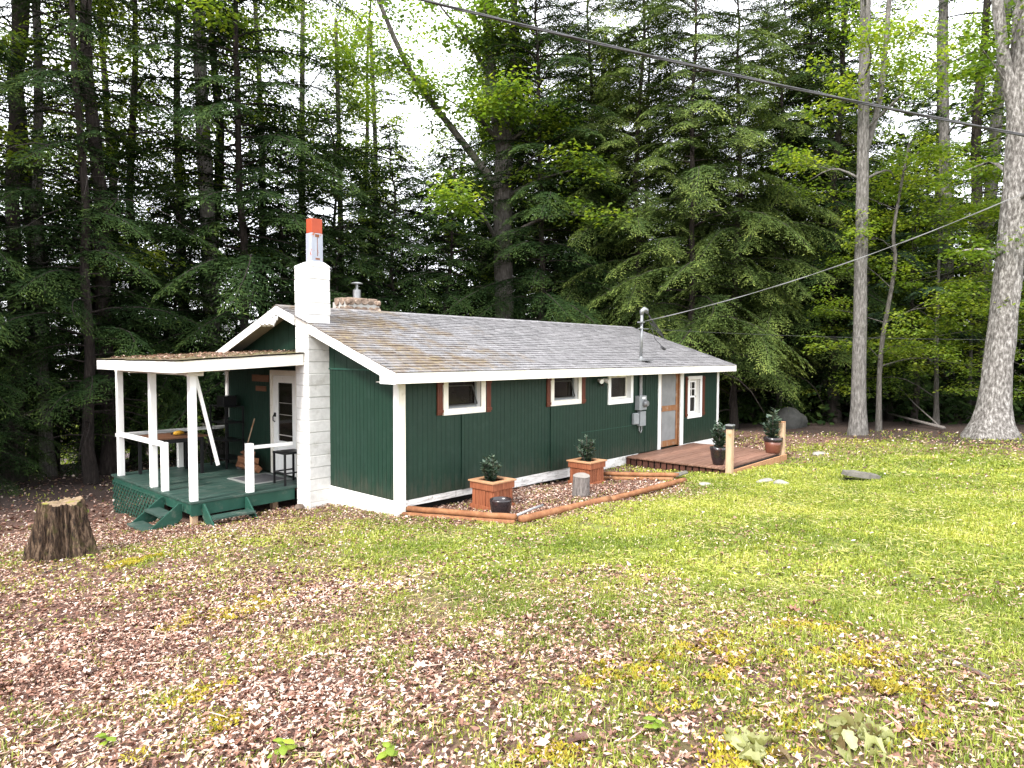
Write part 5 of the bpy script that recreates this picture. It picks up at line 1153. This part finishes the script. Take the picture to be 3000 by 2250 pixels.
# extra litter in the bed and along the wall, deck and porch
def litter_rect(n, x0, x1, y0, y1, base):
    x = rng.uniform(x0, x1, n); y = rng.uniform(y0, y1, n); k = off_solids(x, y); return x[k], y[k]

def grass_mesh(n, dmin, dmax, h0, wd):
    x, y, d = scatter(n, dmin, dmax)
    g = grass_amt(x, y); cl = vnoise(x, y, 3.2, 41)*.55+vnoise(x, y, 9.0, 42)*.45
    pr = np.clip((g*1.25+.10)*np.clip(3.4*cl-1.75+1.6*g, .0, 1), 0, 1)
    k = off_solids(x, y) & (rng.random(n) < pr); x, y, d, cl, g = x[k], y[k], d[k], cl[k], g[k]; m = len(x)
    h = h0*rng.uniform(.45, 1.3, m)*(.6+.8*cl); a = rng.uniform(0, 6.283, m); lean = rng.uniform(.15, 1.15, m)
    o = np.stack([np.cos(a), np.sin(a), 0*a], 1); s = np.stack([-np.sin(a), np.cos(a), 0*a], 1)
    P = np.stack([x, y, gz(x, y)-.004], 1); up = np.array([0, 0, 1.0]); w_ = (wd*rng.uniform(.6, 1.4, m))[:, None]
    hh = h[:, None]; l_ = lean[:, None]
    mid = P+up*hh*.6+o*hh*.25*l_; tip = P+up*hh*(1-.35*l_)+o*hh*.8*l_
    V = np.stack([P-s*w_/2, P+s*w_/2, mid-s*w_*.42, mid+s*w_*.42, tip], 1).reshape(-1, 3); b = (np.arange(m)*5)[:, None]
    r_ = np.clip(.42*vnoise(x, y, .9, 51)+.30*vnoise(x, y, 4, 52)+rng.beta(1.6, 2.4, m)*.5-.10, 0, .84)
    r_ = np.where(rng.random(m) < .05, 1.0, r_)
    return (V, [b+np.array([[0, 1, 3, 2]]), b+np.array([[2, 3, 4]])]), np.repeat(r_, 5)
B1, s1 = grass_mesh(170000, 1.6, 6, .055, .0055); B2, s2 = grass_mesh(300000, 6, 14, .050, .011); B3, s3 = grass_mesh(140000, 14, 24, .06, .022)
def weed_mesh(n, dmin, dmax, size):
    x, y, d = scatter(n, dmin, dmax); g = grass_amt(x, y); cl = vnoise(x, y, 2.2, 43)*.6+vnoise(x, y, 6.0, 44)*.4
    k = off_solids(x, y) & (rng.random(n) < np.clip((g*1.2+.0)*np.clip(2.8*cl-1.1+.5*g, .0, 1), 0, 1)); x, y, cl = x[k], y[k], cl[k]; m = len(x)
    a = rng.uniform(0, 6.283, m); D = unit(np.stack([np.cos(a), np.sin(a), rng.uniform(-.1, .7, m)], 1)); N = unit(np.stack([rng.normal(0, .35, m), rng.normal(0, .35, m), np.ones(m)], 1))
    L = size*rng.uniform(.5, 1.4, m)
    return kites(np.stack([x, y, gz(x, y)+rng.uniform(.005, .045, m)], 1), D, N, L, L*rng.uniform(.3, .7, m), np.clip(.42*vnoise(x, y, .9, 51)+.25*vnoise(x, y, 4, 52)+rng.beta(2, 2.4, m)*.42-.04, 0, .86), .08)
w1, w2, w3 = weed_mesh(40000, 1.6, 6, .022), weed_mesh(110000, 6, 14, .034), weed_mesh(60000, 14, 24, .06)
def straw_mesh(n, dmin, dmax, ln, wd):
    x, y, d = scatter(n, dmin, dmax); g = grass_amt(x, y); k = off_solids(x, y) & (rng.random(n) < np.clip(.04+g*.6, 0, 1)*np.clip(2.2*vnoise(x, y, 1.7, 45)-.6, .03, 1)); x, y = x[k], y[k]; m = len(x)
    a = rng.uniform(0, 6.283, m); D = unit(np.stack([np.cos(a), np.sin(a), rng.normal(.05, .18, m)], 1)); N = unit(np.stack([rng.normal(0, .4, m), rng.normal(0, .4, m), np.ones(m)], 1)); L = ln*rng.uniform(.5, 1.5, m)
    return kites(np.stack([x, y, gz(x, y)+rng.uniform(.012, .045, m)], 1), D, N, L, np.full(m, wd)*rng.uniform(.6, 1.3, m), rng.uniform(.82, 1, m), .03)
w4, w5, w6 = straw_mesh(40000, 1.6, 6, .07, .005), straw_mesh(60000, 6, 13, .085, .009), straw_mesh(20000, 13, 22, .11, .018)
tag(link('dry_straw', np_mesh('dry_straw', [w[:2] for w in (w4, w5, w6)], np.concatenate([w[2] for w in (w4, w5, w6)])), M['blade']), 'dry straw coloured grass stems lying through the lawn', 'dry grass', kind='stuff')
tag(link('ground_cover', np_mesh('ground_cover', [w[:2] for w in (w1, w2, w3)], np.concatenate([w[2] for w in (w1, w2, w3)])), M['blade']), 'low yellow green weeds and clover spread through the lawn', 'ground cover', kind='stuff')
tag(link('grass', np_mesh('grass', [B1, B2, B3], np.concatenate([s1, s2, s3])), M['blade']), 'yellow green lawn grass growing patchily through the leaves', 'grass', kind='stuff')
# moss cushions
mp_ = [(-4.03, -2.76, .32, .7), (-3.45, -2.6, .22, .5), (-3.65, .46, .22, .8), (-3.0, -6.58, .35, .7), (-3.3, -6.2, .2, .7), (-2.6, -7.3, .3, .6), (-4.3, -6.5, .16, .5), (-2.2, -6.9, .3, .5), (-5.2, -4.9, .18, .5), (-3.6, -7.2, .25, .6), (-4.9, -4.4, .2, .35), (-2.9, -7.6, .25, .6)]
X, Y, Z, Q = [], [], [], []
for x0, y0, r0_, dn in mp_:
    n = int(9000*r0_*r0_*dn*9); a = rng.uniform(0, 6.283, n); q = np.sqrt(rng.random(n))*rng.uniform(.7, 1.3, n)
    x = x0+q*r0_*np.cos(a)*1.5; y = y0+q*r0_*np.sin(a)*.8; k = vnoise(x, y, 5, 61)*.6+vnoise(x, y, 13, 64)*.4 > .47; X.append(x[k]); Y.append(y[k])
X, Y = np.concatenate(X), np.concatenate(Y); n = len(X); a = rng.uniform(0, 6.283, n)
D_ = unit(np.stack([np.cos(a), np.sin(a), rng.uniform(.2, 1.4, n)], 1)); N_ = unit(np.cross(np.cross(D_, np.array([0, 0, 1.0])), D_)+rng.normal(0, .2, (n, 3)))
v, f, r_ = kites(np.stack([X, Y, gz(X, Y)+.004+.022*vnoise(X, Y, 9, 62)], 1), D_, N_, rng.uniform(.014, .034, n), rng.uniform(.008, .014, n), np.clip(.5*vnoise(X, Y, 6, 63)+rng.random(n)*.5, 0, 1))
tag(link('moss', np_mesh('moss', [(v, f)], r_), M['moss']), 'orange yellow moss cushions among the fallen leaves', 'moss', kind='stuff')

# seedlings and the big wilted leaves in the foreground
def seedling(label, x, y, s, seed, n=6, m='seedling', name='seedling', cat='seedling', up=.6):
    g = np.random.default_rng(seed); t = thing(name, label, cat, (x, y, float(gz(x, y)))); b = B(); b.tube([(0, 0, -.01), (.01*s, 0, .05*s), (.005, .01, .10*s)], [.003, .003, .002], 5); obj('stem', b, M['twig'], t)
    for i in range(n):
        a = 6.283*i/n+g.normal(0, .3); l = s*g.uniform(.07, .11); o_ = np.array([math.cos(a), math.sin(a), g.uniform(.1, .7)*up]); o_ /= np.linalg.norm(o_)
        sd_ = np.array([-math.sin(a), math.cos(a), 0]); nn = np.cross(o_, sd_)*-1; K = 9; V = []
        for j in range(K):
            q = j/(K-1); w_ = .36*l*math.sin(math.pi*min(1, q*.92+.04))**.8*(1-.25*q); c_ = np.array([0, 0, .055*s+.03*s*(i % 3)])+o_*l*q-np.array([0, 0, 1])*l*.35*q*q
            V += [c_+sd_*w_+nn*(-.10*w_*-1), c_-nn*.004*s, c_-sd_*w_+nn*.10*w_]
        V = np.array(V); i_ = np.arange(K*3).reshape(K, 3); F = np.stack([i_[:-1, :-1], i_[:-1, 1:], i_[1:, 1:], i_[1:, :-1]], -1).reshape(-1, 4)
        link('leaf', np_mesh('leaf', [(V, F)], np.full(len(V), g.random())), M[m], t, smooth=True)
    return t
seedling('bright green seedling at the bottom edge, the one with the broadest leaves', -5.03, -5.52, .75, 1)
seedling('small yellow green seedling among the leaves left of the broad leaved one', -5.50, -4.62, .6, 2, 5)
seedling('tiny bright seedling in the brown leaves between stump and moss', -4.55, -3.9, .5, 3, 4)
seedling('pale green leafy sprout at the bottom of the leaves below the moss patch', -4.75, -5.95, .6, 4, 7)
seedling('low yellowish sprout in the grass below the wooden logs', -3.75, -6.75, .6, 5, 7)
seedling('small seedling at the foot of the rotten stump', -3.95, 1.18, .7, 6, 4)
def wilted(label, x, y, n, rad, seed):
    g = np.random.default_rng(seed); t = thing('wilted_leaves', label, 'fallen leaves', (x, y, float(gz(x, y))))
    b = B(); b.tube([(-rad, .02, .02), (0, 0, .045), (rad*.9, -.05, .02)], [.006, .005, .003], 5); obj('twig', b, M['twig'], t)
    for i in range(n):
        px_, py_ = g.normal(0, rad*.45, 2); a = g.uniform(0, 6.283); l = g.uniform(.05, .105); el = g.uniform(-.25, .55); roll = g.normal(0, .6); K, J = 9, 5
        D = np.array([math.cos(a)*math.cos(el), math.sin(a)*math.cos(el), math.sin(el)]); S = np.array([-math.sin(a), math.cos(a), 0]); N = np.cross(D, S)
        S, N = S*math.cos(roll)+N*math.sin(roll), N*math.cos(roll)-S*math.sin(roll); cl, cw = g.uniform(-2.4, 2.0), g.uniform(.8, 3.6); V = []
        for j in range(K):
            q = j/(K-1); w_ = l*.30*(math.sin(math.pi*(q*.94+.03))**.7)*(1+.16*math.sin(q*19+i))
            for k in range(J):
                u = (k/(J-1)-.5)*2; V.append(np.array([px_, py_, .03])+D*l*q+S*w_*u+N*(cl*l*(q-.5)**2+cw*w_*u*u*.55+.006*math.sin(q*14+u*3+i)))
        V = np.array(V); i_ = np.arange(K*J).reshape(K, J); F = np.stack([i_[:-1, :-1], i_[:-1, 1:], i_[1:, 1:], i_[1:, :-1]], -1).reshape(-1, 4)
        link('leaf', np_mesh('leaf', [(V, F)], np.full(len(V), g.beta(1.3, 1.8))), M['fallen'], t, smooth=True)
wilted('heap of large wilted pale green leaves lying in the foreground grass', -3.28, -7.52, 40, .17, 7)
wilted('smaller heap of wilted pale leaves on dark litter, beside the larger wilted heap', -3.66, -7.20, 20, .13, 8)
def stick(label, x, y, a, l, r_, lift=.02):
    d = Vector((math.cos(a), math.sin(a), 0)); o_ = (x, y, float(gz(x, y))+lift); P = []
    for i in range(5):
        q = i/4-.5; p = d*l*q; p.z = float(gz(x+p.x, y+p.y))+lift-o_[2]+random.uniform(0, .012); p.x += random.uniform(-.012, .012); P.append(p)
    tag(link('stick', B().tube(P, [r_, r_*.95, r_*.85, r_*.7, r_*.4], 6).mesh('stick'), M['twig'], None, o_, smooth=True), label, 'stick')
stick('brown stick lying in the grass at the far side of the foreground', -2.16, -7.78, .9, .35, .012)
stick('thin twig on the brown leaves right under the moss patch', -4.4, -3.4, .2, .4, .006)
stick('short dark twig on the leaves in front of the rotten stump', -4.35, .95, .5, .45, .010)
stick('pale twig on the lawn beyond the deck corner', 10.2, -2.75, -.4, .5, .012)
